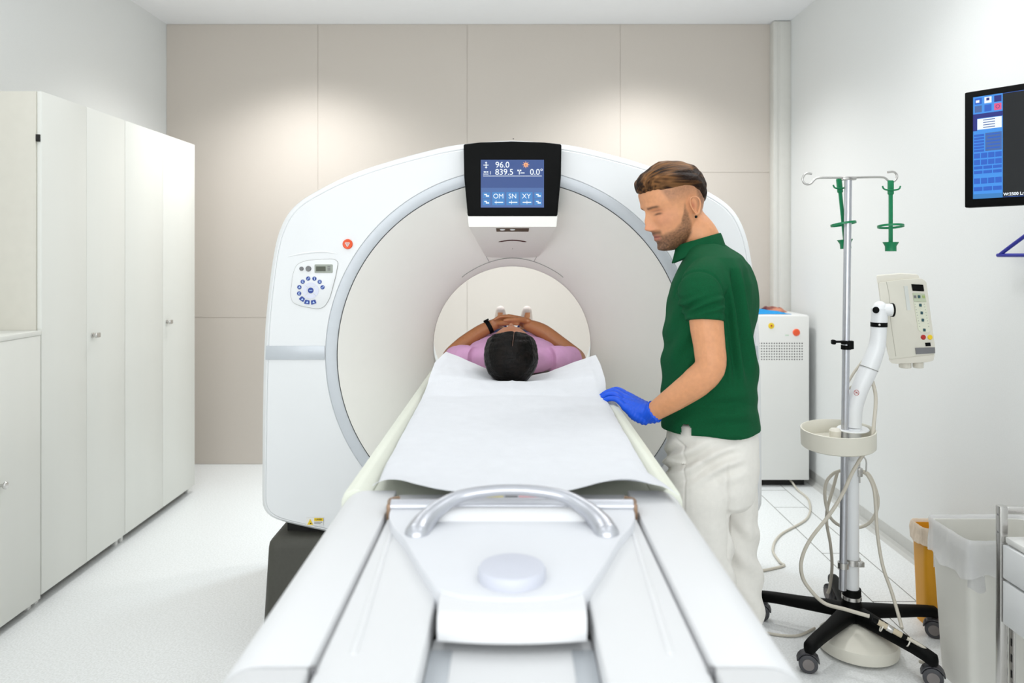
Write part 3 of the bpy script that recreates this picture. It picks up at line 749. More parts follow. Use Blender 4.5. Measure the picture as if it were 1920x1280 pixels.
def hair_shell(M, off_fn, nz=120, nt=200, fem=0.0):
    rows = []
    for i in range(nz):
        u = i/(nz-1); z = -.112+.2312*(.5-.5*math.cos(PI*u)); row = []
        for k in range(nt):
            t = 2*PI*k/nt; p = head_point(t, z, False, fem); d = (p-Vector((-.01, 0, .01))); d.normalize()
            q = p+d*off_fn(p, t)
            row.append(M @ q)
        rows.append(row)
    b = MB(); b.rings(rows); return b
def oval(c, ax, ay, ex, ey, n=40, e=2.3):
    out = []
    for k in range(n):
        t = 2*PI*k/n; cs, sn = math.cos(t), math.sin(t)
        out.append(c+ax*ex*math.copysign(abs(cs)**(2/e), cs)+ay*ey*math.copysign(abs(sn)**(2/e), sn))
    return out

# ------------------------------------------------------------------ standing radiographer
YM = 2.28
man = empty('person', (.61, 2.28, 0), 'standing bearded man in green polo shirt and white trousers, blue gloved hand on table', 'person')
yaw = math.radians(17)
fw = Vector((-math.cos(yaw), math.sin(yaw), 0)); lf = Vector((-math.sin(yaw), -math.cos(yaw), 0))
HS = 1.07
HR = Matrix.Rotation(math.radians(197), 4, 'Z') @ Matrix.Rotation(math.radians(21), 4, 'Y') @ Matrix.Rotation(math.radians(-1), 4, 'X')
ear_l = Vector((-.012, .078, -.012))*HS
HO = P(1299, 387, 2.205)-(HR @ ear_l)
HM = Matrix.Translation(HO) @ HR @ Matrix.Scale(HS, 4)
HMi = HM.inverted()
body = MB()
head_mesh(body, HM); ear_mesh(body, HM, 1); ear_mesh(body, HM, -1)
body.tube([HM @ Vector((-.03, 0, .0)), HM @ Vector((-.028, 0, -.055)), P(1312, 440, 2.275), P(1326, 470, 2.285), P(1335, 510, 2.29)], [.05, .053, .053, .052, .058], 24, smooth=5, dome=True)
# torso core under the shirt
for_t = [(475, 1300, 1370, .07), (500, 1292, 1392, .13), (560, 1262, 1400, .17), (650, 1262, 1402, .155), (740, 1262, 1402, .15), (830, 1270, 1398, .145), (890, 1275, 1398, .14)]
def trunk(rowsdef, grow=0.0, Y=YM, e=2.4, n=64):
    R = []
    for py, xl, xr, w in rowsdef:
        c = P((xl+xr)/2, py, Y); ex = (xr-xl)/2*Y/FPX+grow; w = w+grow
        d = math.sqrt(max(ex**2-(w*math.sin(yaw))**2, .0004))/math.cos(yaw)
        R.append(oval(c, fw, lf, d, w, n, e))
    return R
body.rings(trunk(for_t))
armL = [(1335, 530, 2.15, .042), (1324, 560, 2.09, .044), (1324, 600, 2.075, .047), (1330, 650, 2.07, .0435), (1331, 688, 2.07, .0425), (1306, 716, 2.09, .0425), (1268, 744, 2.125, .036), (1232, 768, 2.165, .0285), (1216, 777, 2.185, .026)]
body.tube([P(a, b, c) for a, b, c, d in armL], [d for *_, d in armL], 20, smooth=5, dome=True)
body.tube([P(1338, 680, 2.06), P(1345, 697, 2.06)], [.03, .020], 14, dome=True)
armR = [(1360, 530, 2.42, .045), (1372, 570, 2.465, .044), (1372, 630, 2.49, .043), (1362, 695, 2.49, .04), (1345, 750, 2.48, .036), (1330, 795, 2.46, .028)]
body.tube([P(a, b, c) for a, b, c, d in armR], [d for *_, d in armR], 20, smooth=5, dome=True)
hand(body, P(1328, 800, 2.46), (-.25, 0, -1), (-1, .2, .2), (0, 1, 0), curl=.3)
legs = {1: [(1322, 870, 2.22, .068), (1318, 930, 2.20, .068), (1322, 1010, 2.2, .062), (1330, 1080, 2.21, .058), (1338, 1180, 2.22, .05), (1345, 1330, 2.23, .036), (1345, 1390, 2.23, .036)],
        -1: [(1364, 870, 2.35, .068), (1370, 930, 2.36, .066), (1374, 1010, 2.36, .06), (1380, 1080, 2.37, .056), (1388, 1180, 2.38, .048), (1392, 1290, 2.38, .036), (1392, 1325, 2.38, .036)]}
for s in (1, -1): body.tube([P(a, b, c) for a, b, c, d in legs[s]], [d for *_, d in legs[s]], 20, smooth=4, dome=True)
def man_tint(co):
    M = np.array(HMi); q = co @ M[:3, :3].T+M[:3, 3]
    x, y, z = q[:, 0], q[:, 1], q[:, 2]; n = len(co)
    base = np.tile(np.array([lin(220), lin(156), lin(112)]), (n, 1))
    inh = (z > -.15) & (z < .14) & (np.abs(x) < .15) & (np.abs(y) < .10)
    idx = np.where(inh)[0]; nz = np.zeros(n); nf = np.zeros(n)
    nf[idx] = fnoise(q[idx], (260, 260, 260)); nz[idx] = fnoise(q[idx], (60, 60, 60), 4)
    def mixc(c, w): 
        nonlocal base
        w = np.clip(w, 0, 1)[:, None]*inh[:, None]; base = base*(1-w)+np.array([lin(c[0]), lin(c[1]), lin(c[2])])*w
    red = np.exp(-((z+.02)/.03)**2-((np.abs(y)-.045)/.025)**2)*(x > .03); mixc((214, 140, 112), red*.35)
    mixc((222, 140, 110), np.exp(-((x-.11)/.02)**2-((z+.035)/.02)**2)*.4)
    # ear bowl tinted darker and redder in place of its own shade
    mixc((176, 98, 70), np.exp(-((x+.0135)/.0055)**2-((z+.009)/.011)**2)*(np.abs(y) > .068)*.8)
    zc = np.interp(x, (-.004, .006, .018, .03, .05, .075, .1), (.012, .006, -.022, -.044, -.056, -.059, -.052)); xb = np.interp(z, (-.125, -.10, -.08, -.05, -.02, .02), (.035, .012, .0, -.002, .002, .004))
    wb = ss(zc-z+nz*.006, -.004, .010)*ss(x-xb+nz*.004, -.003, .008)*ss(z, -.132, -.118)
    tone = .62+.25*nf+.25*ss(-z, .05, .10)
    mixc((84, 58, 40), wb*np.clip(tone, .2, .95))
    mus = ss(.032-np.abs(y), 0, .008)*ss(x, .07, .082)*np.exp(-((z+.0535)/.0065)**2); mixc((86, 58, 40), mus*.85)
    mixc((196, 122, 104), ss(.024-np.abs(y), 0, .006)*ss(x, .078, .086)*np.exp(-((z+.066)/.0070)**2)*.9)
    mixc((120, 60, 50), ss(.025-np.abs(y), 0, .006)*ss(x, .075, .084)*np.exp(-((z+.0655)/.0018)**2)*.8)  # mouth line darkened in colour, standing for the shade of the crease
    br = np.exp(-((z-(.018+.12*(.03-np.abs(np.abs(y)-.034))))/.0036)**2)*ss(np.abs(y), .010, .016)*ss(.052-np.abs(y), 0, .010)*(x > .04); mixc((84, 56, 38), br*.85)
    mixc((70, 46, 36), np.exp(-((z+.0015+60*(np.abs(y)-.032)**2*.1)/.0024)**2-((np.abs(y)-.032)/.012)**4)*(x > .04)*.95)
    mixc((150, 100, 80), np.exp(-((z-.008)/.0025)**2-((np.abs(y)-.032)/.014)**4)*(x > .04)*.45)
    mixc((120, 62, 50), np.exp(-((z+.0445)/.0025)**2-((np.abs(y)-.010)/.005)**2)*(x > .08)*.6)
    # shaved sides
    fd = ss(z, .0, .045)*ss(.055-x+(z-.04)*.3, 0, .012)
    fb = ss(-x, .03, .05)*ss(z, -.06, .0)
    mixc((104, 74, 56), np.maximum(fd*.6, fb*.8)*(.85+.3*nf))
    return base
def man_disp(co, no):
    a = fnoise(co, (30, 30, 30))*.0006
    return co+no*a[:, None]
organic(body, 'body', SKIN, man, .0026, 5, man_disp, man_tint)
# swept back hair
def man_off(p, t):
    x, y, z = p
    # lower limit of the long top hair: high at the forehead and temple, falling behind the ear
    lim = interp(x, (-.11, -.085, -.06, -.035, -.01, .03, .055, .075, .09), (-.06, -.035, .008, .034, .046, .052, .058, .068, .072))
    m = float(ss(np.array(z-lim), -.006, .004))
    th = interp(x, (-.10, -.07, -.02, .03, .06, .085), (.005, .007, .010, .014, .020, .023))*(.22+.78*float(ss(np.array(z-lim), .0, .032)))
    return -.012+(th+.012)*m
hb = hair_shell(HM, man_off)
def sweep(co):
    M = np.array(HMi); q = co @ M[:3, :3].T+M[:3, 3]; return q
def hair_disp(co, no):
    q = sweep(co)
    # locks run from the forehead back and down
    w = q.copy(); w[:, 2] -= q[:, 0]*(.35)*ss(np.abs(q[:, 1]), .03, .06)
    a = np.array([noise.noise((c[0]*9, c[1]*70, c[2]*75)) for c in w])*.0035+np.array([noise.noise((c[0]*7+5, c[1]*28, c[2]*32)) for c in w])*.005
    # quiff rolls forward over the forehead
    f = ss(q[:, 0], .055, .10)[:, None]*ss(q[:, 2], .055, .075)[:, None]
    R = np.array(HM)[:3, :3]; dn = R @ np.array([.35, 0, -.9]); 
    return co+no*a[:, None]*.8+f*dn*.010
def hair_tint(co):
    q = sweep(co); w = q.copy(); w[:, 2] -= q[:, 0]*(.35)*ss(np.abs(q[:, 1]), .03, .06)
    a = np.array([noise.noise((c[0]*10, c[1]*150, c[2]*150)) for c in w]); b = np.array([noise.noise((c[0]*8+5, c[1]*45, c[2]*45)) for c in w])
    t = np.clip(.26+a*.65+b*.75+.34*ss(q[:, 2], .085, .14)-.30*ss(-q[:, 2], -.085, -.05), 0, 1)[:, None]
    return np.array([lin(38), lin(23), lin(14)])*(1-t)+np.array([lin(150), lin(104), lin(62)])*t
organic(hb, 'hair', HAIR, man, .0019, 4, hair_disp, hair_tint)
st = MB(); st.sphere(HM @ Vector((-.005, .0895, -.040)), .0042, n=14); st.build('ear_stud', BLACK, man)
# polo shirt
shirt = MB()
rowsT = [(452, 1296, 1352, .062), (466, 1286, 1372, .11), (482, 1278, 1396, .165), (500, 1268, 1408, .19), (530, 1254, 1414, .20), (560, 1247, 1416, .20), (600, 1243, 1418, .192), (650, 1242, 1419, .182), (700, 1242, 1419, .175),
         (740, 1241, 1418, .172), (765, 1241, 1420, .172), (790, 1241, 1424, .174), (797, 1241, 1425, .174)]
R = trunk(rowsT)
# shoulder line: raise the ridge between neck and shoulder point
for row, lift in zip(R, (.0, .0, .0, 0, 0, 0, 0, 0, 0, 0, 0, 0, 0)):
    pass
# hem: lower at the front with a side vent
for j, p in enumerate(R[-1]):
    pass
shirt.rings(R)
for s, Yb, dx in ((1, 2.13, 0), (-1, 2.43, 34)):
    if s == 1: sl = [(1350, 512, 2.22, .066), (1330, 522, 2.145, .067), (1316, 546, 2.095, .067), (1322, 578, 2.08, .060), (1322.5, 602, 2.072, .0555)]
    else: sl = [(1345, 510, 2.36, .066), (1362, 524, 2.42, .067), (1374, 545, 2.465, .063), (1374, 580, 2.48, .056), (1373, 600, 2.485, .054)]
    shirt.tube([P(a, b, c) for a, b, c, d in sl], [d for *_, d in sl], 28, smooth=5)
fl = np.array(fw)
def shirt_disp(co, no):
    x, y, z = co[:, 0], co[:, 1], co[:, 2]
    a = np.zeros(len(co))
    n1 = fnoise(co, (7, 7, 3.2)); n2 = fnoise(co, (18, 18, 9), 3)
    a += n1*.008+n2*.0035
    # folds gathering towards the waist and hem
    hemz = P(0, 790, YM).z
    w = np.exp(-((z-(hemz+.07))/.055)**2)
    px = 960+x*FPX/y; py = 480+FPX*(EYE-z)/y
    a += w*.009*np.sin((py*.15+np.sin(px*.03)*2.2+px*.035)+n1*3)*(.35+.5*ss(px, 1290, 1370)-.65*ss(px, 1385, 1412))
    # long folds falling from the shoulder blade
    bk = ss(px, 1352, 1375)*ss(1000-py, 260, 330)*ss(py, 480, 540)
    a += bk*.011*np.sin((px-(py-500)*.16)*.26+n1*2.4)
    # pull lines across the sleeve and from the armpit
    nearside = ss(2.15-y, 0, .04)*ss(1364-px, 0, 8)
    a += nearside*ss(py, 540, 575)*ss(598-py, 0, 12)*.0055*np.sin(py*.33+px*.12+n2*2)
    d_ = (px-1290)*.8+(py-600)*.6
    a += ss(1320-px, 0, 30)*np.exp(-((py-640)/60)**2)*.0045*np.sin(d_*.16+n1*3)
    dd = np.hypot((px-1311)/49, (py-562)/54)
    a -= ss(2.22-y, 0, .02)*np.exp(-((dd-1)/.035)**2)*(py < 558)*.0035
    # sleeve cuff rib
    a -= nearside*np.exp(-((py-592)/1.6)**2)*(px < 1362)*(px > 1282)*.002
    a *= 1-.85*nearside*ss(py, 584, 592)*(py < 615)
    out = co+no*a[:, None]
    return out
def cut_below(me_obj, fn):
    pass
so = organic(shirt, 'polo_shirt', SHIRT, man, .0042, 5, shirt_disp)
# open the hem: raise the back hem, and cut the side vent in the near side
bmx = bmesh.new(); bmx.from_mesh(so.data); off = ORG[man]
dele = []
for f in bmx.faces:
    c = f.calc_center_median()+off; px = 960+c.x*FPX/c.y; py = 480+FPX*(EYE-c.z)/c.y
    hem = 800-max(0, (px-1290))*.10
    yy = EYE-(hem-480)*YM/FPX
    if c.z < EYE-(interp(px, (1240, 1290, 1425), (799, 801, 787))-480)/FPX*YM and c.y < 3 and abs(f.normal.z) > .75 and c.z < .99: dele.append(f); continue
    # vent on the camera side
    if c.y < 2.2 and 1277 < px < 1296 and py > 796-(8-abs(px-1286.5))*1.5+4 and py > 795 and c.z < 1.0: dele.append(f)
bmesh.ops.delete(bmx, geom=dele, context='FACES'); bmx.to_mesh(so.data); bmx.free()
# collar: folded band round the neck
col = MB(); rowsC = []
nc = 56
for k in range(nc+1):
    a = math.radians(24)+(2*PI-math.radians(48))*k/nc   # opening faces forward
    d = fw*math.cos(a)+lf*math.sin(a)
    back = (1-math.cos(a))/2
    c = P(1306+9*back, 471-19*back, 2.275)
    r = .053+.006*(1-back)
    base = c+d*r+Vector((0, 0, .0)); 
    tip = (1-back)**3*.018
    rowsC.append([base+Vector((0, 0, .012+.008*back)), base+d*.004+Vector((0, 0, .016+.009*back)), base+d*.008+Vector((0, 0, .010+.007*back)), base+d*.017+Vector((0, 0, -.010-tip)), base+d*.0205+Vector((0, 0, -.020-tip)), base+d*.018+Vector((0, 0, -.023-tip)), base+d*.012+Vector((0, 0, -.018)), base+d*.002+Vector((0, 0, -.01)), base-d*.001+Vector((0, 0, .0))])
col.rings(rowsC)
collar = col.build('collar', SHIRT, so, 60)
# trousers
tr = MB()
tr.rings(trunk([(782, 1250, 1412, .155), (820, 1248, 1419, .165), (860, 1248, 1420, .168), (900, 1254, 1418, .165), (925, 1262, 1412, .155), (938, 1285, 1400, .12)]))
tl = {1: [(1312, 870, 2.21, .092), (1310, 930, 2.19, .090), (1315, 1000, 2.19, .082), (1326, 1070, 2.2, .078), (1334, 1150, 2.21, .072), (1342, 1250, 2.22, .066), (1346, 1375, 2.23, .064)],
      -1: [(1366, 870, 2.36, .088), (1370, 930, 2.36, .084), (1373, 1000, 2.36, .076), (1377, 1060, 2.37, .080), (1384, 1120, 2.38, .078), (1390, 1200, 2.38, .07), (1392, 1312, 2.38, .066)]}
for s in (1, -1): tr.tube([P(a, b, c) for a, b, c, d in tl[s]], [d for *_, d in tl[s]], 28, smooth=5)
def tr_disp(co, no):
    px = 960+co[:, 0]*FPX/co[:, 1]; py = 480+FPX*(EYE-co[:, 2])/co[:, 1]
    n1 = fnoise(co, (8, 8, 4), 9); n2 = fnoise(co, (22, 22, 12), 2)
    a = n1*.006+n2*.004
    d1 = (px-1265)*.45+(py-850)*1.0
    a += np.exp(-((py-868)/34)**2)*.009*np.sin(d1*.20+n1*3)*ss(1410-px, 0, 50)
    d2 = (px-1380)*.8-(py-1040)*.7
    a += ss(px, 1362, 1372)*ss(py, 960, 1000)*.0065*np.sin(d2*.13+n1*3)
    a -= np.exp(-((px-(1363+(py-870)*.03))/2.0)**2)*ss(py, 862, 872)*(py < 1050)*.006
    a -= np.exp(-((px-1283)/1.4)**2)*ss(py, 830, 842)*(py < 990)*(co[:, 1] < 2.2)*.003
    a -= np.exp(-(((px-1262)*.85-(py-812)*.75+2)/1.6)**2)*(px < 1285)*(py < 845)*(py > 800)*.004
    return co+no*a[:, None]
organic(tr, 'trousers', TROUSER, man, .0045, 5, tr_disp)
# shoes
for s in (1, -1):
    a = P(*tl[s][-1][:3]); sh_ = MB(); R = []
    for k in range(13):
        u = k/12; c = Vector((a.x, a.y, 0))+fw*(-.075+.265*u)
        w = interp(u, (0, .08, .3, .7, .92, 1), (.016, .034, .037, .047, .034, .012)); h = interp(u, (0, .1, .35, .6, .9, 1), (.05, .085, .095, .065, .045, .022))
        R.append(oval(c+Vector((0, 0, h/2+.001)), lf, Vector((0, 0, 1)), w, h/2, 24, 2.8))
    sh_.rings(R); sh_.build('shoe', WHITE2, man, 60)
# glove
gl = MB()
W0 = P(1224, 774, 2.176)
fing = [((1172, 763, 2.205), (1157, 749, 2.213), (1144, 747, 2.22), (1134, 750, 2.228)),
        ((1169, 753, 2.23), (1154, 740, 2.238), (1141, 739, 2.245), (1130, 745, 2.252)),
        ((1171, 745, 2.255), (1154, 734, 2.265), (1140, 735, 2.272), (1128, 742, 2.279)),
        ((1176, 741, 2.28), (1160, 731, 2.29), (1147, 732, 2.296), (1136, 739, 2.303))]
for i, f in enumerate(fing):
    pts = [P(*q) for q in f]; r = (.0088, .0095, .0098, .0095)[i]
    gl.tube(pts, [r*1.2, r*1.02, r*.95, r*.85], 12, smooth=4, dome=True)
    gl.tube([W0+Vector((0, (i-1.5)*.006, 0)), W0.lerp(pts[0], .55)+Vector((0, 0, -.003 if i else -.008)), pts[0]], [.024, .0195 if i else .021, .0125], 14, smooth=3, dome=True)
gl.tube([P(1208, 784, 2.18), P(1190, 777, 2.19), P(1176, 764, 2.205)], [.020, .018, .012], 12, smooth=3, dome=True)
gl.tube([P(1205, 768, 2.22), P(1192, 757, 2.262), P(1180, 750, 2.292), P(1168, 747, 2.306)], [.018, .015, .011, .0092], 12, smooth=3, dome=True)
aw = P(1228, 771, 2.172)
gl.tube([P(1212, 778, 2.184), P(1220, 775, 2.178), P(1228.5, 770.5, 2.17)], [.026, .0305, .0335], 20)
def gl_disp(co, no):
    px = 960+co[:, 0]*FPX/co[:, 1]; py = 480+FPX*(EYE-co[:, 2])/co[:, 1]
    u = (px-1160)*.85+(py-745)*.5; n = fnoise(co, (40, 40, 40))
    a = ss(u, 10, 30)*.0011*np.sin(u*.95+n*2.5)*(.4+.6*ss(u, 40, 60))
    return co+no*a[:, None]
organic(gl, 'glove', GLOVE, man, .0026, 4, gl_disp)

# ------------------------------------------------------------------ patient lying on the table
pat = empty('person', (0, 3.1, TZ-.01), 'dark-haired person in a lilac top lying face up on the table, hands folded', 'person')
PM = Matrix.Translation(Vector((-.003, 2.565, 1.148))) @ Matrix(((0, -1, 0, 0), (0, 0, -1, 0), (1, 0, 0, 0), (0, 0, 0, 1))) @ Matrix.Rotation(math.radians(12), 4, 'Y') @ Matrix.Diagonal((.98, 1.08, 1.0, 1))
PMi = PM.inverted()
pb = MB(); head_mesh(pb, PM, female=1)
pb.tube([Vector((0, 2.60, 1.12)), Vector((0, 2.70, 1.105)), Vector((0, 2.82, 1.095))], [.045, .045, .05], 20, smooth=4, dome=True)
bodyrows = [(2.74, .045, .04, 1.095), (2.80, .08, .045, 1.09), (2.86, .14, .05, 1.09), (2.98, .15, .058, 1.092), (3.15, .13, .055, 1.09), (3.30, .13, .052, 1.088), (3.45, .14, .05, 1.085), (3.52, .12, .048, 1.085)]
X_, Z_ = Vector((1, 0, 0)), Vector((0, 0, 1))
pb.rings([oval(Vector((0, y, z)), X_, Z_, w, h, 36) for y, w, h, z in bodyrows])
pa = {-1: [(-.175, 2.85, 1.09, .045), (-.225, 2.96, 1.075, .04), (-.248, 3.07, 1.07, .036), (-.20, 3.10, 1.115, .034), (-.13, 3.125, 1.165, .029), (-.07, 3.14, 1.195, .0235)],
      1: [(.175, 2.85, 1.09, .045), (.235, 2.96, 1.07, .04), (.265, 3.06, 1.062, .036), (.215, 3.085, 1.10, .036), (.13, 3.11, 1.165, .032), (.07, 3.13, 1.19, .025)]}
for s in (-1, 1): pb.tube([Vector(q[:3]) for q in pa[s]], [q[3] for q in pa[s]], 18, smooth=5, dome=True)
hand(pb, (-.075, 3.14, 1.193), (1, .06, .13), (0, -1, .35), (0, .35, 1), L=.165, curl=.28)
hand(pb, (.07, 3.125, 1.205), (-1, .10, .16), (0, -1, .35), (0, .35, 1), L=.165, curl=.28)
for s in (-1, 1):
    pb.tube([Vector((s*.08, 3.45, 1.095)), Vector((s*.085, 3.75, 1.085)), Vector((s*.075, 4.10, 1.075)), Vector((s*.07, 4.2, 1.075))], [.075, .055, .036, .034], 18, smooth=4, dome=True)
    pb.tube([Vector((s*.07, 4.205, 1.065)), Vector((s*.072+.008, 4.22, 1.12)), Vector((s*.075+.01, 4.2, 1.165))], [.032, .033, .024], 16, smooth=4, dome=True)
def pat_tint(co):
    M = np.array(PMi); q = co @ M[:3, :3].T+M[:3, 3]; n = len(co)
    base = np.tile(np.array([lin(186), lin(122), lin(78)]), (n, 1))
    x, y, z = q[:, 0], q[:, 1], q[:, 2]; inh = (z > -.13) & (z < .14) & (np.abs(y) < .1)
    w = (inh*.75)[:, None]; base = base*(1-w)+np.array([lin(150), lin(92), lin(62)])*w
    part = np.exp(-((y-.002)/.0016)**2)*(z > .06)*(inh); 
    br = np.exp(-((z-.034)/.004)**2)*ss(np.abs(y), .01, .016)*ss(.05-np.abs(y), 0, .01)*(x > .04)*inh; w = br[:, None]*.8
    base = base*(1-w)+np.array([lin(40), lin(26), lin(20)])*w
    return base
organic(pb, 'body', SKIN2, pat, .0032, 5, None, pat_tint)
def pat_off(p, t):
    x, y, z = p
    lim = interp(x, (-.11, -.06, .0, .02, .04, .055, .07), (-.07, -.06, -.05, -.01, .045, .085, .11))
    m = float(ss(np.array(z-lim), -.003, .010))
    return -.012+(.0125+.012+.004*float(ss(np.array(-x), 0, .05)))*m
ph = hair_shell(PM, pat_off, fem=1.0)
def ph_disp(co, no):
    M = np.array(PMi); q = co @ M[:3, :3].T+M[:3, 3]
    r = np.hypot(q[:, 1], .0001); a = np.arctan2(q[:, 1], q[:, 2]-.03+0*q[:, 0])
    st = np.array([noise.noise((c[0]*120, c[1]*18, c[2]*22)) for c in q])*.0016+np.array([noise.noise((c[0]*40, c[1]*9, c[2]*9)) for c in q])*.0012
    # straight parting from the forehead to the crown
    yy = q[:, 1]+.0025-(q[:, 0]-.0)*(-.12)
    g = np.exp(-(yy/.0025)**2)*ss(q[:, 0], .005, .02)*ss(q[:, 2], .03, .06)
    return co+no*(st-g*.005)[:, None]
organic(ph, 'hair', HAIRB, pat, .0025, 3, ph_disp)
# parting: scalp line
pt = []
for k in range(16):
    x = .056-.056*k/15
    t = 0.0
    # find surface height at this x on the crown
    zb = .119
    for i in range(200):
        zz = .119-.0006*i; F = interp(zz, HZ, HF)
        if F >= x: zb = zz; break
    pt.append(PM @ (Vector((x+.0065*(x/.08), -.0025-.12*x, zb+.0103))))
MB().tube(pt, [.0005]+[.0013]*8+[.0012, .0011, .001, .0009, .0007, .0005, .0003], 8, up=(0, 0, 1), flat=.6).build('parting', mat('scalp', rgb(92, 68, 56), .6, noise_amt=.1), pat, 60)
# lilac top
ts = MB()
rw = [(2.775, .075, .045, 1.095), (2.79, .12, .052, 1.092), (2.82, .165, .058, 1.09), (2.88, .19, .063, 1.092), (2.98, .18, .068, 1.094), (3.10, .155, .066, 1.093), (3.22, .148, .063, 1.09), (3.34, .15, .060, 1.088)]
ts.rings([oval(Vector((0, y, z)), X_, Z_, w, h, 44) for y, w, h, z in rw])
for s in (-1, 1):
    a = [Vector(q[:3]) for q in pa[s]][:3]
    ts.tube([a[0]+Vector((-s*.03, -.02, 0)), a[0], a[0].lerp(a[1], .6), a[0].lerp(a[1], 1.0)], [.050, .052, .050, .050], 24, smooth=4)
def ts_disp(co, no):
    n = fnoise(co, (14, 9, 14))*.006+fnoise(co, (34, 20, 34), 3)*.0025
    return co+no*n[:, None]
organic(ts, 'top', PINK, pat, .0042, 5, ts_disp)
je = MB()
je.rings([oval(Vector((0, y, z)), X_, Z_, w, h, 36) for y, w, h, z in ((3.28, .153, .060, 1.090), (3.36, .165, .062, 1.090), (3.46, .168, .060, 1.088), (3.54, .16, .058, 1.086), (3.57, .12, .045, 1.085))])
for s in (-1, 1): je.tube([Vector((s*.085, 3.46, 1.095)), Vector((s*.088, 3.75, 1.085)), Vector((s*.078, 4.10, 1.078))], [.085, .066, .05], 24, smooth=5)
organic(je, 'jeans', JEANS, pat, .0045, 5, lambda co, no: co+no*(fnoise(co, (14, 10, 14))*.006)[:, None])
for s in (-1, 1):
    f_ = MB(); f_.tube([Vector((s*.07, 4.09, 1.072)), Vector((s*.07, 4.2, 1.072))], [.040, .038], 18, dome=True)
    f_.tube([Vector((s*.07, 4.205, 1.065)), Vector((s*.072+.008, 4.225, 1.12)), Vector((s*.075+.01, 4.2, 1.175))], [.036, .038, .026], 18, smooth=4, dome=True)
    organic(f_, 'sock', SOCK, pat, .004, 4)
wt = MB(); wa, wb_ = Vector((-.13, 3.125, 1.165)), Vector((-.07, 3.14, 1.195)); wd = (wb_-wa).normalized(); wc = wa.lerp(wb_, .55)
wt.lathe([(.0262, -.009), (.0285, -.009), (.0290, 0), (.0285, .009), (.0262, .009)], wc, wd, 36, closed=True)
wt.build('wristband', BLACK, pat)
MB().box(-.012, .012, -.0095, .0095, 0, .007, .003, 2, M=Matrix.Translation(wc+Vector((-.010, -.004, .026))) @ Matrix.Rotation(-.45, 4, 'Y')).build('watch_face', BLACK, pat)
# ------------------------------------------------------------------ power cabinet in the far right corner
PC = empty('power_cabinet', (1.6, 5.02, 0), 'white metal equipment cabinet with round red and yellow buttons and a perforated grille', 'equipment cabinet')
py_, pz0, pz1 = 4.80, .045, 1.102
px0, px1 = 1.27, (1517-960)/FPX*4.80
b = MB(); b.box(px0, px1, py_+.004, 5.22, pz0, pz1, .012, 3); b.build('housing', mat('cabinet_paint', rgb(232, 233, 232), .4, noise_amt=.02), PC)
# front door, the dark of its holes put in as flat dark discs
b = MB(); hx0, hx1 = (1421-960)/FPX*py_, (1506-960)/FPX*py_
b.box(px0+.004, px1-.004, py_-.012, py_+.004, pz0, pz1-.006, .004, 2); door = b.build('door', WHITE2, PC)
h = MB(); rows, cols = 7, 30
for r in range(rows):
    for c in range(cols):
        x = hx1-.012-c*.0162; z = P(0, 643, py_).z-r*.0172
        if x > px0+.02: h.lathe([(.0042, -.0006), (.0001, -.0006)], (x, py_-.012, z), (0, 1, 0), 8)
h.build('grille_hole_discs', GAP, door)
b = MB(); c = P(1493, 623, py_-.012); b.lathe([(.023, 0), (.023, -.004), (.019, -.008), (.001, -.009)], c, (0, 1, 0), 28); b.build('stop_button', ORANGE, door)
b = MB(); c = P(1446, 610.5, py_-.012); b.lathe([(.019, 0), (.019, -.003), (.016, -.004), (.001, -.004)], c, (0, 1, 0), 28); yb = b.build('indicator', YELLOW, door)
MB().lathe([(.006, -.004), (.0001, -.0048)], c, (0, 1, 0), 12).build('indicator_symbol', RED, yb)
rect(1472, 627, 1479, 629.5, 'maker_label', mat('label_green', rgb(205, 225, 205), .5, noise_amt=.05), door, .0, .001, y=py_-.0125)
MB().box(px0+.02, px1-.02, py_+.03, 5.2, 0, pz0+.002).build('plinth', GAP, PC)
def cloth(name, label, x0, x1, y0, y1, h, m, seed, z=pz1):
    b = MB()
    def f(u, v):
        e = min(u, 1-u, v, 1-v); return Vector((x0+(x1-x0)*u+.012*math.sin(v*7+seed), y0+(y1-y0)*v+.01*math.sin(u*9+seed), z+.003+h*float(ss(np.array(e), 0, .22))*(.6+.6*noise.noise((u*4+seed, v*4, seed)))+.0))
    b.grid(f, 26, 20); g = bmesh.ops.extrude_face_region(b.bm, geom=b.bm.faces[:])
    for q in g['geom']:
        if isinstance(q, bmesh.types.BMVert): q.co.z = z+.0015+(q.co.z-z)*.1
    return tag(b.build(name, m, None, 60, ((x0+x1)/2, (y0+y1)/2, z)), label, 'cloth')
cloth('folded_cloth', 'sky blue folded cloth lying on top of the white equipment cabinet', 1.30, 1.80, 4.84, 4.98, .034, SKYB, 1)
cloth('folded_strap', 'maroon and tan folded strap beside the blue cloth on the equipment cabinet', 1.66, 1.86, 5.02, 5.12, .036, mat('maroon_tan_cloth', rgb(96, 44, 54), .85, col2=rgb(206, 140, 112), noise_scale=14), 4)
def cable(name, label, pts, r, m, smooth=8, cat='cable'):
    b = MB(); b.tube(pts, r, 10, smooth=smooth); return tag(b.build(name, m, None, 60, pts[0]), label, cat)
cable('floor_cable', 'cream power cable curving over the floor from under the equipment cabinet', [P(1468, 905, 4.86), P(1480, 899, 4.84)+Vector((0, 0, .0)), Vector((1.80, 4.70, .008)), Vector((1.79, 4.50, .0065)), Vector((1.66, 4.2, .0065)),
      Vector((1.42, 3.95, .0065)), Vector((1.31, 3.75, .0065)), Vector((1.29, 3.6, .0065)), Vector((1.285, 3.55, .0065)), Vector((1.10, 3.47, .0065)), Vector((.98, 3.42, .0065))], .0062, CABLE)
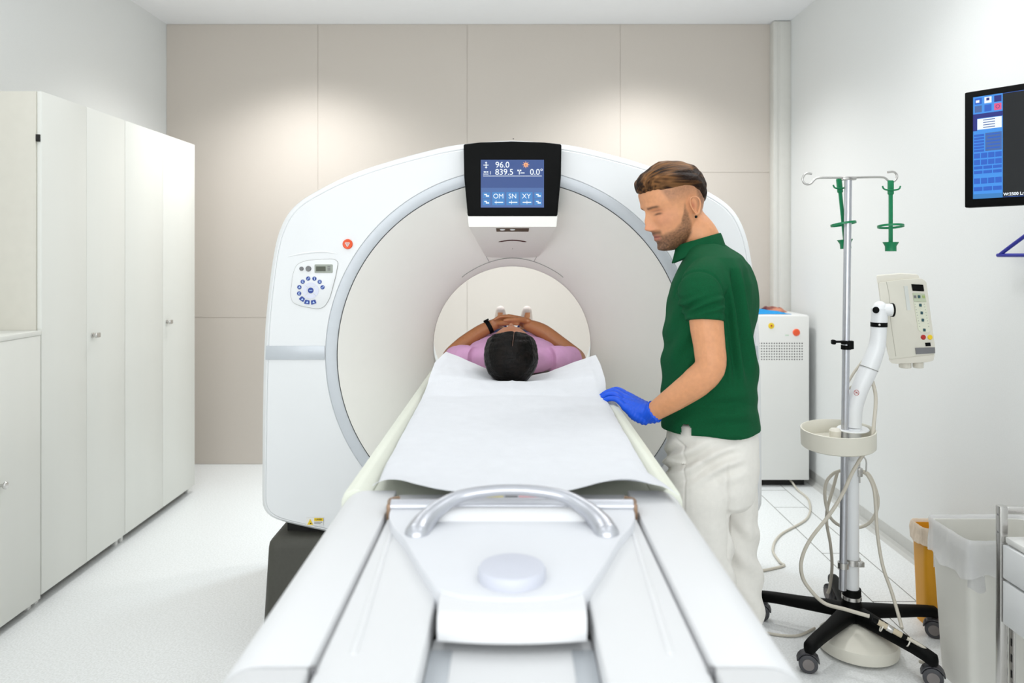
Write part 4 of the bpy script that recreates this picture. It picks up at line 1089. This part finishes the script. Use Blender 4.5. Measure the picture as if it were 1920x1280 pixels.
# ------------------------------------------------------------------ contrast injector on its wheeled stand
HX, HY = 1.31, 2.88
inj = empty('injector_stand', (HX, HY, 0), 'wheeled five-legged stand carrying a cream contrast injector, round tray and infusion pole', 'medical stand')
b = MB()
b.lathe([(.045, .082), (.052, .09), (.052, .115), (.04, .135), (.034, .15), (.034, .20), (.0335, .2005)], (HX, HY, 0), n=36)
b.build('hub', BLACK, inj, 40)
MB().lathe([(.0345, .160), (.0362, .1605), (.0362, .174), (.0345, .1745)], (HX, HY, 0), n=36, closed=True).build('hub_band', STEEL, inj)
for k, dg in enumerate((-66, -138, 150, 78, 6)):
    a = math.radians(dg); u = Vector((math.cos(a), math.sin(a), 0)); v = Vector((-u.y, u.x, 0)); c = Vector((HX, HY, 0))
    b = MB(); R = []
    for (d, z, w, h) in ((.02, .112, .036, .026), (.08, .110, .031, .025), (.18, .104, .025, .022), (.27, .100, .023, .020), (.315, .096, .022, .020), (.345, .090, .020, .022), (.353, .088, .012, .014)):
        R.append(oval(c+u*d+Vector((0, 0, z)), v, Vector((0, 0, 1)), w, h, 24, 3))
    b.rings(R); leg = b.build('leg', BLACK, inj, 50)
    # caster
    w_ = c+u*.325; sw = math.radians(dg+ (40, -60, 10, 20, -35)[k]); cu_ = Vector((math.cos(sw), math.sin(sw), 0)); cv = Vector((-cu_.y, cu_.x, 0))
    ax = w_+cu_*.012
    b = MB(); b.cyl(w_+Vector((0, 0, .050)), w_+Vector((0, 0, .084)), .012, 16); b.box(-.022, .022, -.012, .012, .048, .060, .004, 2, M=Matrix.Translation(w_) @ Matrix.Rotation(sw, 4, 'Z'))
    cs = b.build('caster', RUBBER, leg, 40)
for k, dg in enumerate((-66, -138, 150, 78, 6)):
    a = math.radians(dg); u = Vector((math.cos(a), math.sin(a), 0)); c = Vector((HX, HY, 0)); w_ = c+u*.325
    sw = math.radians(dg+ (40, -60, 10, 20, -35)[k]); cu_ = Vector((math.cos(sw), math.sin(sw), 0)); cv = Vector((-cu_.y, cu_.x, 0)); ax = w_+cu_*.012+Vector((0, 0, .0325))
    for s in (-1, 1):
        b = MB(); b.lathe([(.028, -.009), (.0322, -.007), (.0325, 0), (.0322, .007), (.028, .009), (.001, .0095)][::1], ax+cv*s*.014, cv, 32)
        wheel = b.build('wheel', RUBBER, inj, 50)
        MB().lathe([(.020, 0), (.0195, .0018), (.001, .0022)], ax+cv*s*(.0235), cv*s, 28).build('wheel_cap', HUBG, wheel, 40)
    b = MB()
    R = []
    for j in range(9):
        t = math.radians(10+160*j/8); d = cu_*math.cos(t)+Vector((0, 0, math.sin(t))); o_ = ax+d*.036
        R.append([o_+cv*.020, o_+d*.003+cv*.018, o_+d*.003-cv*.018, o_-cv*.020, o_-d*.002-cv*.018, o_-d*.002+cv*.018])
    b.rings(R); b.build('fender', RUBBER, inj, 50)
b = MB(); b.lathe([(.0265, .175), (.0265, .74)], (HX, HY, 0), n=32)
b.build('column', WHITE, inj, 40)
MB().lathe([(.128, .006), (.140, .012), (.142, .03), (.138, .052), (.10, .070), (.05, .078), (.03, .085)], (HX-.01, HY-.075, 0), n=64).build('base_weight', BEIGE, inj, 40)
# slim pole beside the column, slightly leaning
pA, pB = P(1580, 1105, 2.84), P(1590.5, 338, 2.84)
MB().cyl(pA, pB, .0135, 24).build('infusion_pole', ALU, inj)
b = MB(); z_ = 1.48-(1062-480)/493
b.tube([pA.lerp(pB, .06)+Vector((0, 0, 0)), Vector((HX, HY, pA.lerp(pB, .06).z))], .006, 10)
for q, r in ((pA.lerp(pB, .06), .0165), (Vector((HX, HY, pA.lerp(pB, .06).z)), .030)):
    b.lathe([(r-.002, -.011), (r+.003, -.011), (r+.003, .011), (r-.002, .011)], q, (0, 0, 1), 28, closed=True)
b.box(-.012, .012, -.03, -.012, -.01, .01, .002, M=Matrix.Translation(Vector((HX+.02, HY-.01, pA.lerp(pB, .06).z))))
b.build('pole_clamp', STEEL, inj, 40)
b = MB(); q = pA.lerp(pB, .60)
b.lathe([(.0135, -.02), (.0185, -.02), (.0185, -.008), (.0135, -.008)], q+Vector((0, 0, .02)), n=24, closed=True); b.lathe([(.0135, -.02), (.0185, -.02), (.0185, -.004), (.0135, -.004)], q, n=24, closed=True)
b.box(-.055, .0, -.018, -.004, .006, .014, .003, M=Matrix.Translation(q)); b.box(-.060, -.045, -.022, 0, .0, .018, .005, M=Matrix.Translation(q)); b.box(.0, .022, -.02, -.005, -.018, .014, .003, M=Matrix.Translation(q))
b.build('height_clamp', BLACK, inj, 40)
# cross bar with two hooks
b = MB(); Yp = 2.84
hk = lambda L: [P(a, c, Yp) for a, c in L]
b.tube(hk([(1522, 326), (1512, 325), (1506, 331), (1505, 339), (1511, 345), (1520, 344), (1527, 337), (1534, 333.5), (1560, 333), (1592, 333), (1630, 332), (1652, 332), (1660, 334), (1667, 340), (1674, 341), (1681, 335), (1681, 327), (1675, 322), (1664, 323)]), .0042, 10, smooth=5)
b.box(P(1578, 0, Yp).x, P(1604, 0, Yp).x, Yp-.012, Yp+.012, P(0, 338, Yp).z, P(0, 331, Yp).z, .003)
b.build('hook_bar', STEEL, inj, 60)
# bottle cages hanging from the hooks
def cage(label, px_top, py_top, Y, tilt, turn):
    g = empty('bottle_holder', P(px_top, py_top, Y), label, 'bottle holder', 'green bottle cages on the infusion pole hooks')
    T = Matrix.Translation(P(px_top, py_top, Y)) @ Matrix.Rotation(tilt, 4, 'Y') @ Matrix.Rotation(turn, 4, 'Z')
    k = Y/FPX
    b = MB()
    b.box(-.0075, .0075, -.003, .003, -.245, 0, .0015, M=T); b.box(-.011, .011, -.005, .005, -.05, .004, .003, M=T)
    b.build('spine', GREEN, g)
    b = MB()
    b.tube([T @ Vector(q) for q in ((-.034, -.006, -.018), (-.027, -.006, -.030), (0, -.005, -.034), (.027, -.006, -.030), (.034, -.006, -.018))], .0032, 8, smooth=3); b.build('side_hooks', GREEN, g, 60)
    b = MB(); b.lathe([(.043, -.004), (.0465, -.004), (.0465, .004), (.043, .004)], T @ Vector((0, .0, -.170)), (T.to_3x3() @ Vector((0, .12, 1))), 40, closed=True); b.build('ring', GREEN, g)
    b = MB(); b.lathe([(.016, -.265), (.020, -.265), (.020, -.246), (.029, -.230), (.026, -.230), (.016, -.246)], T @ Vector((0, 0, 0)), (T.to_3x3() @ Vector((0, 0, 1))), 32, closed=True); b.build('cup', GREEN, g)
cage('green plastic bottle cage hanging straight from the right hook of the infusion pole', 1670, 340, 2.835, 0, 0)
cage('green plastic bottle cage tilted against the infusion pole on its left', 1573, 337, 2.865, -.10, .3)
# tray
b = MB(); tc = P(1571, 803, 2.84); rx = .1325
b.lathe([(.001, -.068), (rx-.004, -.068), (rx, -.064), (rx+.001, 0), (rx-.003, .001), (rx-.006, -.003), (rx-.007, -.052), (.001, -.054)], tc, (-.035, -.05, 1), 72)
tray = b.build('tray', BEIGE, inj, 40)
b = MB(); b.lathe([(.001, 0), (.055, .0), (.058, .004), (.055, .007), (.001, .006)], tc+Vector((.062, .01, -.008)), (-.03, -.05, 1), 40)
b.build('tray_cup_lid', WHITE, tray, 40)
MB().lathe([(.02, -.03), (.022, .0), (.016, .008), (.001, .009)], tc+Vector((-.01, -.0, -.008)), (0, 0, 1), 24).build('tray_cap', CREAM, tray, 40)
# arm
AY = 2.848
b = MB()
arm = [(1600, 800, .0290), (1602, 765, .0295), (1612, 730, .031), (1625, 700, .033), (1634, 678, .033), (1644, 650, .030), (1647, 625, .0285), (1648, 600, .0285), (1649, 578, .0285)]
b.tube([P(a, c, AY) for a, c, r in arm], [r for *_, r in arm], 28, smooth=6); b.tube([P(1601, 860, AY+.01), P(1600, 800, AY)], [.0265, .0285], 28)
b.tube([P(1649, 602, AY), P(1649, 584, AY), P(1650, 577, AY)], [.029, .029, .026], 28, smooth=3, dome=True); b.tube([P(1645, 580, AY), P(1672, 581, AY-.01)], .0235, 28)
armo = b.build('arm', WHITE, inj, 50)
def band(a, c, r, h, m, nm, ax):
    MB().lathe([(r-.003, -h), (r, -h), (r, h), (r-.003, h)], P(a, c, AY), ax, 36, closed=True).build(nm, m, armo)
band(1648, 608, .0298, .0085, BLACK, 'collar_band', (0, 0, 1)); band(1673, 581, .0262, .003, BLACK, 'joint_ring', (1, -.1, 0))
band(1629, 690, .0345, .0015, SEAM, 'sleeve_edge', (.38, 0, 1))
MB().sphere(P(1649, 609, AY-.030), .0045).build('screw', STEEL, armo)
MB().lathe([(.0125, 0), (.0125, -.003), (.001, -.0035)], P(1642, 581, AY-.0275), (0, 1, 0), 28).build('end_plug', BLACK, armo)
b = MB(); c = P(1606, 736, AY-.032)
b.lathe([(.0095, -.0005), (.0108, -.0005), (.0108, .0005), (.0095, .0005)], c, (-.2, 1, -.1), 28, closed=True)
b.tube([c+Vector((-.007, -.001, .006)), c+Vector((.007, -.001, -.006))], .0008, 6); b.tube([c+Vector((-.003, -.001, -.003)), c+Vector((-.003, -.001, .003)), c+Vector((.004, -.001, .002))], .0009, 6)
b.build('warning_sign', RED, armo)
# injector head: upright tapered casing turned a little away
ihY = 2.885
def ih(px, py, dy=0): return P(px, py, ihY+dy)
b = MB(); D = .15
front = [ih(1645, 528), ih(1700, 520), ih(1736, 524), ih(1742, 545), ih(1754, 650), ih(1751, 668), ih(1664, 676), ih(1658, 640)]
casing = []
F = [(1647, 530), (1690, 524), (1728, 522), (1737, 528), (1745, 590), (1754, 655), (1753, 664), (1718, 668), (1668, 674), (1665, 664), (1656, 600)]
b.prism(round_poly([ih(x, y) for x, y in F], .008, 4), (.07, D, 0), .008, 3)
case = b.build('injector_head', BEIGE, inj, 40)
MB().prism(round_poly([ih(1643, 517, .01), ih(1690, 513, .01), ih(1722, 515, .01), ih(1725, 524, .01), ih(1724, 527, .01), ih(1690, 525, .01), ih(1645, 531, .01)], .005, 3), (.065, D-.02, 0), .004, 2).build('top_cap', CREAM, case, 40)
MB().prism(round_poly([ih(1666, 674, .004), ih(1753, 664, .004), ih(1750, 676, .004), ih(1738, 679, .004), ih(1680, 682, .004), ih(1672, 681, .004)], .004, 3), (.065, D-.02, 0), .004, 2).build('bottom_cap', CREAM, case, 40)
for (xa, xb) in ((1686, 1708), (1712, 1731)):
    a_ = ih((xa+xb)/2, 678, .05); r_ = (xb-xa)/2*ihY/FPX
    MB().cyl(a_, a_-Vector((0, 0, .024)), r_, 28, bev=.004).build('syringe_port', CREAM, case, 40)
def on(pts, m, nm, d=.0005, th=.002, par=None, r=0):
    pp = [ih(x, y, -d-th) for x, y in pts]
    if r: pp = round_poly(pp, r, 4)
    return MB().prism(pp, (0, th, 0)).build(nm, m, par or case)
MB().tube([ih(1662, 528, -.0005), ih(1668, 560, -.0005), ih(1670, 600, -.0005), ih(1680, 668, -.0005)], .0010, 6, smooth=4).build('casing_seam', mat('casing_line', rgb(186, 183, 170), .6, noise_amt=.05), case)
on([(1709, 532.5), (1731, 533.5), (1733, 546), (1711.5, 545)], BLACK, 'display')
on([(1711.5, 549), (1734, 550.5), (1737, 566), (1714, 565)], mat('panel_green', rgb(196, 205, 178), .5, noise_amt=.08), 'key_field')
on([(1713.5, 566), (1736.5, 566.5), (1744.5, 620), (1739, 624), (1728, 623), (1722, 618)], mat('panel_pale', rgb(226, 228, 208), .5, noise_amt=.05), 'key_field')
DT = mat('dark_teal_key', rgb(40, 82, 92), .4, noise_amt=.1)
for x, y in ((1723.5, 556), (1726, 572), (1728.5, 586.5), (1730.5, 600), (1733.5, 618.5)):
    on([(x-2.2, y-2.8), (x+2.2, y-2.6), (x+2.4, y+2.8), (x-2, y+2.6)], DT, 'key', .003, .002, None, .0015)
on([(1713.5, 553.5), (1718, 553.8), (1718.5, 558.8), (1714, 558.5)], GREY, 'key', .003, .001); on([(1729, 553.5), (1734, 554), (1735, 559), (1730, 558.5)], mat('key_lime', rgb(170, 190, 120), .5, noise_amt=.1), 'key', .003, .001)
t = MB()
for k in range(9):
    for x in (1716+k*1.05, 1733+k*1.05): t.prism([ih(x-.8, 570+k*5.2-.4, -.0032), ih(x+.8, 570+k*5.2-.3, -.0032), ih(x+.8, 570+k*5.2+.5, -.0032), ih(x-.8, 570+k*5.2+.4, -.0032)], (0, .0006, 0))
t.build('scale_marks', GREY, case)
for x, y, mm in ((1731, 632, RED), (1743.5, 632, YELLOW)):
    MB().lathe([(.0096, 0), (.0096, -.002), (.0075, -.0045), (.001, -.005)], ih(x, y), (0, 1, 0), 28).build('round_key', mm, case)
on([(1735, 642.5), (1744.5, 642), (1745.5, 648.5), (1736, 649)], BLACK, 'nameplate')
on([(1716.5, 652), (1753, 651), (1753.5, 662), (1718, 664)], GREY, 'grey_band', .0008, .003)
on([(1695, 536.5), (1701.5, 535.5), (1708, 581), (1701, 581.5)], mat('scale_sticker', rgb(216, 219, 214), .5, noise_amt=.05), 'sticker')
# metal hook on the column back, latch
b = MB(); b.tube([P(1612, 905, 2.86), P(1612, 862, 2.86), P(1618, 856, 2.86), P(1624, 864, 2.86), P(1624, 884, 2.86)], .003, 8, smooth=4); b.box(P(1607, 0, 2.86).x, P(1616, 0, 2.86).x, 2.85, 2.87, P(0, 893, 2.86).z, P(0, 876, 2.86).z, .003)
b.build('cable_hook', STEEL, inj, 50)
# cables on the stand
def Pc(L): return [P(a, c, y) for a, c, y in L]
cable('injector_cable', 'long cream cable looping down from the injector arm to the wheeled base', Pc([(1636, 715, 2.85), (1642, 745, 2.83), (1639, 790, 2.80), (1633, 830, 2.78), (1612, 862, 2.77), (1596, 890, 2.77), (1580, 925, 2.77), (1555, 965, 2.77), (1520, 1010, 2.77), (1504, 1045, 2.77), (1503, 1075, 2.77), (1515, 1100, 2.77),
      (1545, 1130, 2.76), (1585, 1142, 2.72), (1630, 1155, 2.69)]), .0068, CABLE)
cable('looped_cable', 'cream cable coiled on the hook behind the injector column', Pc([(1614, 882, 2.90), (1630, 890, 2.90), (1643, 920, 2.90), (1646, 945, 2.90), (1638, 970, 2.90), (1622, 985, 2.92), (1600, 989, 2.94), (1575, 985, 2.95), (1556, 968, 2.95), (1547, 935, 2.95), (1549, 905, 2.95), (1562, 888, 2.95), (1576, 882, 2.95)]), .0062, CABLE)
cable('hanging_cable', 'cream cable falling from the column hook to the front right leg', Pc([(1613, 884, 2.88), (1626, 890, 2.86), (1638, 915, 2.84), (1642, 950, 2.82), (1645, 1000, 2.80), (1655, 1060, 2.77), (1672, 1110, 2.74), (1688, 1165, 2.70), (1691, 1178, 2.68)]), .0062, CABLE)
cable('back_cable', 'cream cable hanging behind the infusion pole towards the back leg', Pc([(1570, 885, 2.98), (1562, 915, 2.98), (1552, 950, 2.98), (1550, 980, 2.99), (1557, 1020, 3.0), (1560, 1060, 3.02), (1556, 1100, 3.05), (1552, 1112, 3.06)]), .0062, CABLE)
cable('upper_cable', 'thin cream cable running up behind the infusion pole to the injector arm', Pc([(1628, 662, 2.90), (1615, 680, 2.91), (1600, 700, 2.91), (1588, 722, 2.91), (1592, 728, 2.91), (1606, 716, 2.91), (1625, 690, 2.90)]), .005, CABLE)
# connector lying on the front leg
cn = empty('cable_connector', P(1665, 1172, 2.66), 'clear inline cable connector with black ends tied to the front right leg', 'connector')
a_, z_ = P(1636, 1160, 2.685), P(1700, 1196, 2.64); dv = (z_-a_)
MB().cyl(a_, a_+dv*.16, .0082, 20, bev=.001).build('end_sleeve', BLACK, cn); MB().cyl(a_+dv*.86, z_, .0082, 20, bev=.001).build('end_sleeve', BLACK, cn)
MB().cyl(a_+dv*.16, a_+dv*.86, .0098, 20, bev=.001).build('clear_barrel', mat('clear_barrel', rgb(205, 192, 165), .2, noise_amt=.1), cn); MB().cyl(a_+dv*.42, a_+dv*.6, .0118, 20, bev=.001).build('metal_ring', STEEL, cn)
for f in (.3, 1.08):
    MB().lathe([(.017, -.0022), (.0182, -.0022), (.0182, .0022), (.017, .0022)], a_+dv*f+Vector((0, .006, -.010)), dv, 28, closed=True).build('cable_tie', CREAM, cn)
cable('connector_cable', 'short cream cable curling from the black connector end to the floor', [z_, P(1716, 1204, 2.62), P(1735, 1217, 2.60), P(1746, 1232, 2.60), P(1742, 1243, 2.62), P(1725, 1240, 2.66)], .0062, CABLE)
cable('thin_floor_cable', 'thin cream cable on the floor behind the injector base weight', [Vector((.86, 3.02, .006)), Vector((.98, 2.93, .006)), Vector((1.10, 2.90, .006)), Vector((1.20, 2.96, .006))], .005, CABLE)

# ------------------------------------------------------------------ monitor on the right wall
mA = Vector((1.448, 2.39, 0)); mu = Vector((.61, -.79, 0)).normalized(); mn = Vector((-mu.y, mu.x, 0)); mn = -mn if mn.y > 0 else mn
s0 = 587.0; zt, zb = EYE+307/s0, EYE+91/s0; MW = .50
mon = empty('wall_monitor', mA+mu*MW/2+Vector((0, 0, zb)), 'black flat screen on the right wall showing a blue menu and dark scan image', 'monitor')
MMat = Matrix((( mu.x, -mn.x, 0, mA.x), (mu.y, -mn.y, 0, mA.y), (0, 0, 1, 0), (0, 0, 0, 1)))   # local x along width, y into the wall, z up
b = MB(); b.box(0, MW, -.0, .035, zb, zt, .004, 2, M=MMat); mb_ = b.build('housing', BLACK, mon)
b = MB(); b.cyl(MMat @ Vector((MW*.5, .03, (zb+zt)/2)), MMat @ Vector((MW*.5, .10, (zb+zt)/2)), .02, 20); q = MMat @ Vector((MW*.5, .10, (zb+zt)/2)); b.tube([q, Vector((ROOM_R-.02, q.y+.02, q.z))], .018, 16); b.box(ROOM_R-.02, ROOM_R, q.y-.05, q.y+.09, q.z-.09, q.z+.09, .004); b.build('wall_arm', GREY, mon)
def mrect(x0, x1, z0, z1, m, nm, par, d=.001, th=.0006):
    return MB().box(x0, x1, -d-th, -d, z0, z1, M=MMat).build(nm, m, par)
bw = .026; sx0, sx1, sz0, sz1 = bw, MW-bw, zb+.026, zt-.020
scn = mrect(sx0, sx1, sz0, sz1, SCR_BLK, 'screen', mb_, .0, .001)
H = sz1-sz0
def mz(f): return sz1-H*f
pw = .083
mrect(sx0, sx0+pw, sz0, sz1, MON_BG, 'menu', scn, .0012, .0004)
def mr(fx0, fx1, fz0, fz1, m, nm='menu_item', d=.0018): return mrect(sx0+pw*fx0, sx0+pw*fx1, mz(fz1), mz(fz0), m, nm, scn, d, .0004)
for i, mm in enumerate((MON_KEY, SCR_W, MON_NAVY)): mr(.06+.33*i, .30+.33*i, .015, .075, mm, 'menu_icon')
for i, mm in enumerate((SCR_DIM, MON_KEY, MON_PINK)): mr(.06+.33*i, .30+.33*i, .09, .155, mm, 'menu_icon')
mr(.10, .22, .035, .06, SCR_W, 'menu_icon', .0024); mr(.46, .56, .025, .05, MON_NAVY, 'menu_icon', .0024)
b = MB()
c = MMat @ Vector((sx0+pw*.84, -.0026, mz(.122))); b.lathe([(.0045, 0), (.0058, 0), (.0058, .0003), (.0045, .0003)], c, mn, 20, closed=True); b.build('power_symbol', MON_NAVY, scn)
mr(.0, 1, .17, .215, MON_NAVY); mr(.0, .14, .215, .335, MON_NAVY); mr(.15, .97, .22, .325, SCR_W)
for k in range(4): mr(.35, .75, .232+.024*k, .240+.024*k, SCR_DIM, 'menu_line', .0024)
for k in range(6): mr(.03, .38, .37+.03*k, .392+.03*k, MON_KEY)
mr(.42, .97, .365, .54, SCR_DIM)
for k in range(5): mr(.46+.04*(k % 2), .93, .375+.033*k, .388+.033*k, MON_KEY, 'menu_line', .0024)
for (n_, z0, z1) in ((4, .555, .605), (4, .62, .67), (3, .682, .712), (3, .727, .757), (4, .80, .855), (3, .885, .925)):
    for k in range(n_): mr(.03+.97*k/n_, .97*(k+1)/n_, z0, z1, MON_KEY)
mr(.0, 1, .955, 1.0, SCR_MID)
mrect(sx0+pw, sx1, sz1-.0018, sz1-.0006, MON_KEY, 'screen_edge_line', scn); mrect(sx0+pw, sx1, sz0+.0006, sz0+.0018, MON_KEY, 'screen_edge_line', scn)
b = MB(); c = MMat @ Vector((sx0+pw+.155, -.0016, mz(.50))); b.lathe([(.001, .0002), (.090, .0002), (.090, -.0004), (.001, -.0004)], c, mn, 72); b.build('scan_image', MON_DISC, scn)
b = MB(); b.lathe([(.0895, .0002), (.0925, .0002), (.0925, .0010), (.0895, .0010)], c, mn, 72, closed=True); b.build('scan_outline', glow('scan_rim', rgb(60, 110, 130), 1), scn)
RM = MMat @ Matrix.Rotation(PI/2, 4, 'X')
b = MB(); b.text('W:2500 L:600', .0125, MMat @ Matrix.Translation((sx0+pw+.002, -.002, sz0+.009)) @ Matrix.Rotation(PI/2, 4, 'X'), .0002, .0003, 'LEFT'); b.build('screen_text', SCR_W, scn, 180)
b = MB(); b.prism([MMat @ Vector((sx0+pw+.058, -.0022, mz(.28))), MMat @ Vector((sx0+pw+.062, -.0022, mz(.30))), MMat @ Vector((sx0+pw+.058, -.0022, mz(.302)))], mn*.0004); b.build('pointer', SCR_W, scn)

# ------------------------------------------------------------------ blue hanger on the right wall
hg = MB(); Xh = 1.90
def ph_(y, z): return Vector((Xh, y, z))
a = P(1877.5, 479, 1); yh = Xh*FPX/(1877.5-960); zh = EYE-(478-480)/FPX*yh
hg.tube([ph_(yh-.42, zh), ph_(yh-.01, zh-.001), ph_(yh, zh+.001), ph_(yh-.006, zh+.009), ph_(yh-.19, zh+.098), ph_(yh-.215, zh+.11), ph_(yh-.24, zh+.098), ph_(yh-.424, zh+.009), ph_(yh-.43, zh+.001), ph_(yh-.42, zh)], .0072, 12, smooth=4)
ho = tag(hg.build('coat_hanger', BLUEH, None, 60, ph_(yh-.215, zh)), 'royal blue plastic coat hanger hanging on the right wall', 'hanger')
b = MB(); b.tube([ph_(yh-.215, zh+.112), ph_(yh-.215, zh+.15), ph_(yh-.20, zh+.17), ph_(yh-.215, zh+.185), ph_(yh-.232, zh+.172)], .0022, 8, smooth=4); hk_ = b.build('hook', STEEL, ho, 60)
wh = MB(); wh.cyl((Xh-.01, yh-.215, zh+.181), (ROOM_R, yh-.215, zh+.181), .004, 12); wh.lathe([(.018, 0), (.018, -.006), (.001, -.008)], (ROOM_R-.0005, yh-.215, zh+.181), (1, 0, 0), 24)
tag(wh.build('wall_hook', STEEL, None, 40, (ROOM_R, yh-.215, zh+.181)), 'small steel wall hook holding the blue hanger', 'hook')

# ------------------------------------------------------------------ bins and drawer cart
yb_ = empty('waste_bin', (1.73, 3.03, 0), 'narrow yellow waste bin with a crumpled liner, behind the white bin', 'bin')
def taper(b, x0, x1, y0, y1, z0, z1, t, wall=.004, rnd=.02):
    lo = round_poly([Vector((x0+t, y0+t, z0)), Vector((x1-t, y0+t, z0)), Vector((x1-t, y1-t, z0)), Vector((x0+t, y1-t, z0))], rnd, 5)
    hi = round_poly([Vector((x0, y0, z1)), Vector((x1, y0, z1)), Vector((x1, y1, z1)), Vector((x0, y1, z1))], rnd, 5)
    c = Vector(((x0+x1)/2, (y0+y1)/2, 0))
    def inn(L, z, w): return [Vector((c.x+(p.x-c.x)*(1-2*w/(x1-x0)), c.y+(p.y-c.y)*(1-2*w/(y1-y0)), z)) for p in L]
    b.rings([lo, hi, inn(hi, z1, wall), inn(lo, z0+.01, wall)]); return b
taper(MB(), 1.645, 1.82, 2.97, 3.08, .0, .385, .012).build('bin_body', AMBER, yb_, 50)
def liner(name, x0, x1, y0, y1, ztop, drop, m, par, seed, grow=.006, amp=.006):
    b = MB(); n = 120; rows = []
    per = round_poly([Vector((x0, y0, 0)), Vector((x1, y0, 0)), Vector((x1, y1, 0)), Vector((x0, y1, 0))], .02, 5)
    L = [0]
    for i in range(len(per)): L.append(L[-1]+(per[(i+1) % len(per)]-per[i]).length)
    pts = []
    for k in range(n):
        d = L[-1]*k/n; i = max(j for j in range(len(per)) if L[j] <= d+1e-9); f = (d-L[i])/max(L[i+1]-L[i], 1e-9); pts.append(per[i].lerp(per[(i+1) % len(per)], f))
    c = Vector(((x0+x1)/2, (y0+y1)/2, 0))
    for (z, g) in ((-.16, -.010), (-.05, -.006), (0.0, -.002), (.006, grow*.6), (0.0, grow), (-drop*.3, grow*1.1), (-drop*.65, grow*1.2), (-drop, grow*1.3)):
        row = []
        for k, p in enumerate(pts):
            o_ = (p-c); nn = noise.noise((math.cos(2*PI*k/n)*3+seed, math.sin(2*PI*k/n)*3, z*14+seed)); n2 = noise.noise((k*.35, z*20, seed))
            dd = o_.normalized()*(g+(amp*nn+amp*.6*n2)*(1 if g > 0 and z < 0 else .2)); zz = z*(1+.25*nn*(z < -.03))
            row.append(Vector((p.x+dd.x, p.y+dd.y, ztop+zz+(.003*n2 if z >= 0 else 0))))
        rows.append(row)
    b.rings(rows, cap=False); return b.build(name, m, par, 70)
liner('bin_liner', 1.645, 1.82, 2.97, 3.08, .392, .065, mat('liner_peach', rgb(240, 222, 200), .5, noise_amt=.06, noise_scale=40, bump=.3, bump_scale=40), yb_, 2, .008, .012)
wb_ = empty('waste_bin', (1.66, 2.55, 0), 'large translucent white waste bin lined with a clear bag, between cart and yellow bin', 'bin')
taper(MB(), 1.50, 1.84, 2.45, 2.69, .0, .535, .025, .005, .03).build('bin_body', FROST, wb_, 50)
liner('bin_liner', 1.50, 1.84, 2.45, 2.69, .542, .12, LINER, wb_, 5, .008, .010)
ct = empty('drawer_cart', (1.65, 1.86, 0), 'metal framed drawer cart with white drawers at the right edge', 'cart')
cx0, cy0, cy1 = 1.392, 1.55, 2.15
for (x, y) in ((cx0, cy1-.022), (cx0, cy0), (1.86, cy1-.022), (1.86, cy0)):
    MB().box(x, x+.022, y, y+.022, .06, .765, .002).build('post', STEEL, ct)
    w = MB(); w.lathe([(.026, -.01), (.028, 0), (.026, .01)], (x+.011, y+.011, .028), (0, 1, 0), 28); w.box(x+.004, x+.018, y+.004, y+.018, .03, .065, .002); w.build('caster', RUBBER, ct)
for (a, b_, c, d) in ((cx0+.022, 1.86, cy1-.02, cy1-.004), (cx0+.022, 1.86, cy0+.004, cy0+.02)): MB().box(a, b_, c, d, .745, .765, .002).build('top_rail', STEEL, ct)
MB().box(cx0+.012, 1.87, cy0+.02, cy1-.024, .665, .682, .003).build('top_shelf', WHITE2, ct)
MB().box(cx0+.02, 1.86, cy0+.022, cy1-.026, .43, .664, .002).build('drawer_case', WHITE2, ct)
for z0, z1 in ((.566, .660), (.436, .558)):
    MB().box(cx0+.004, cx0+.02, cy0+.024, cy1-.026, z0, z1, .002).build('drawer', WHITE, ct)
pp = MB(); pp.box(cx0+.03, cx0+.034, cy1-.036, cy1-.012, .06, .43, .001); post = pp.build('slotted_upright', STEEL, ct)
for k in range(7): MB().box(cx0+.0295, cx0+.0345, cy1-.028, cy1-.021, .10+.045*k, .122+.045*k).build('slot', GAP, post)
MB().box(cx0+.012, 1.87, cy0+.02, cy1-.024, .07, .085, .003).build('bottom_shelf', WHITE2, ct)
for k in range(2):
    MB().cyl((cx0-.0005, cy1-.011, .74-.05*k), (cx0+.001, cy1-.011, .74-.05*k), .003, 12).build('screw', GREY, ct)
d = MB(); R = []
for s, z in ((.55, 0), (.95, .012), (1.05, .028), (1.02, .030), (.9, .014), (.5, .004)):
    R.append(oval(Vector((1.475, 2.02, .6825+z)), Vector((0, 1, 0)), Vector((1, 0, 0)), .085*s, .05*s, 36, 2))
d.rings(R); tag(d.build('kidney_dish', STEEL, None, 60, (1.475, 2.02, .683)), 'shallow steel dish resting on top of the drawer cart', 'dish')
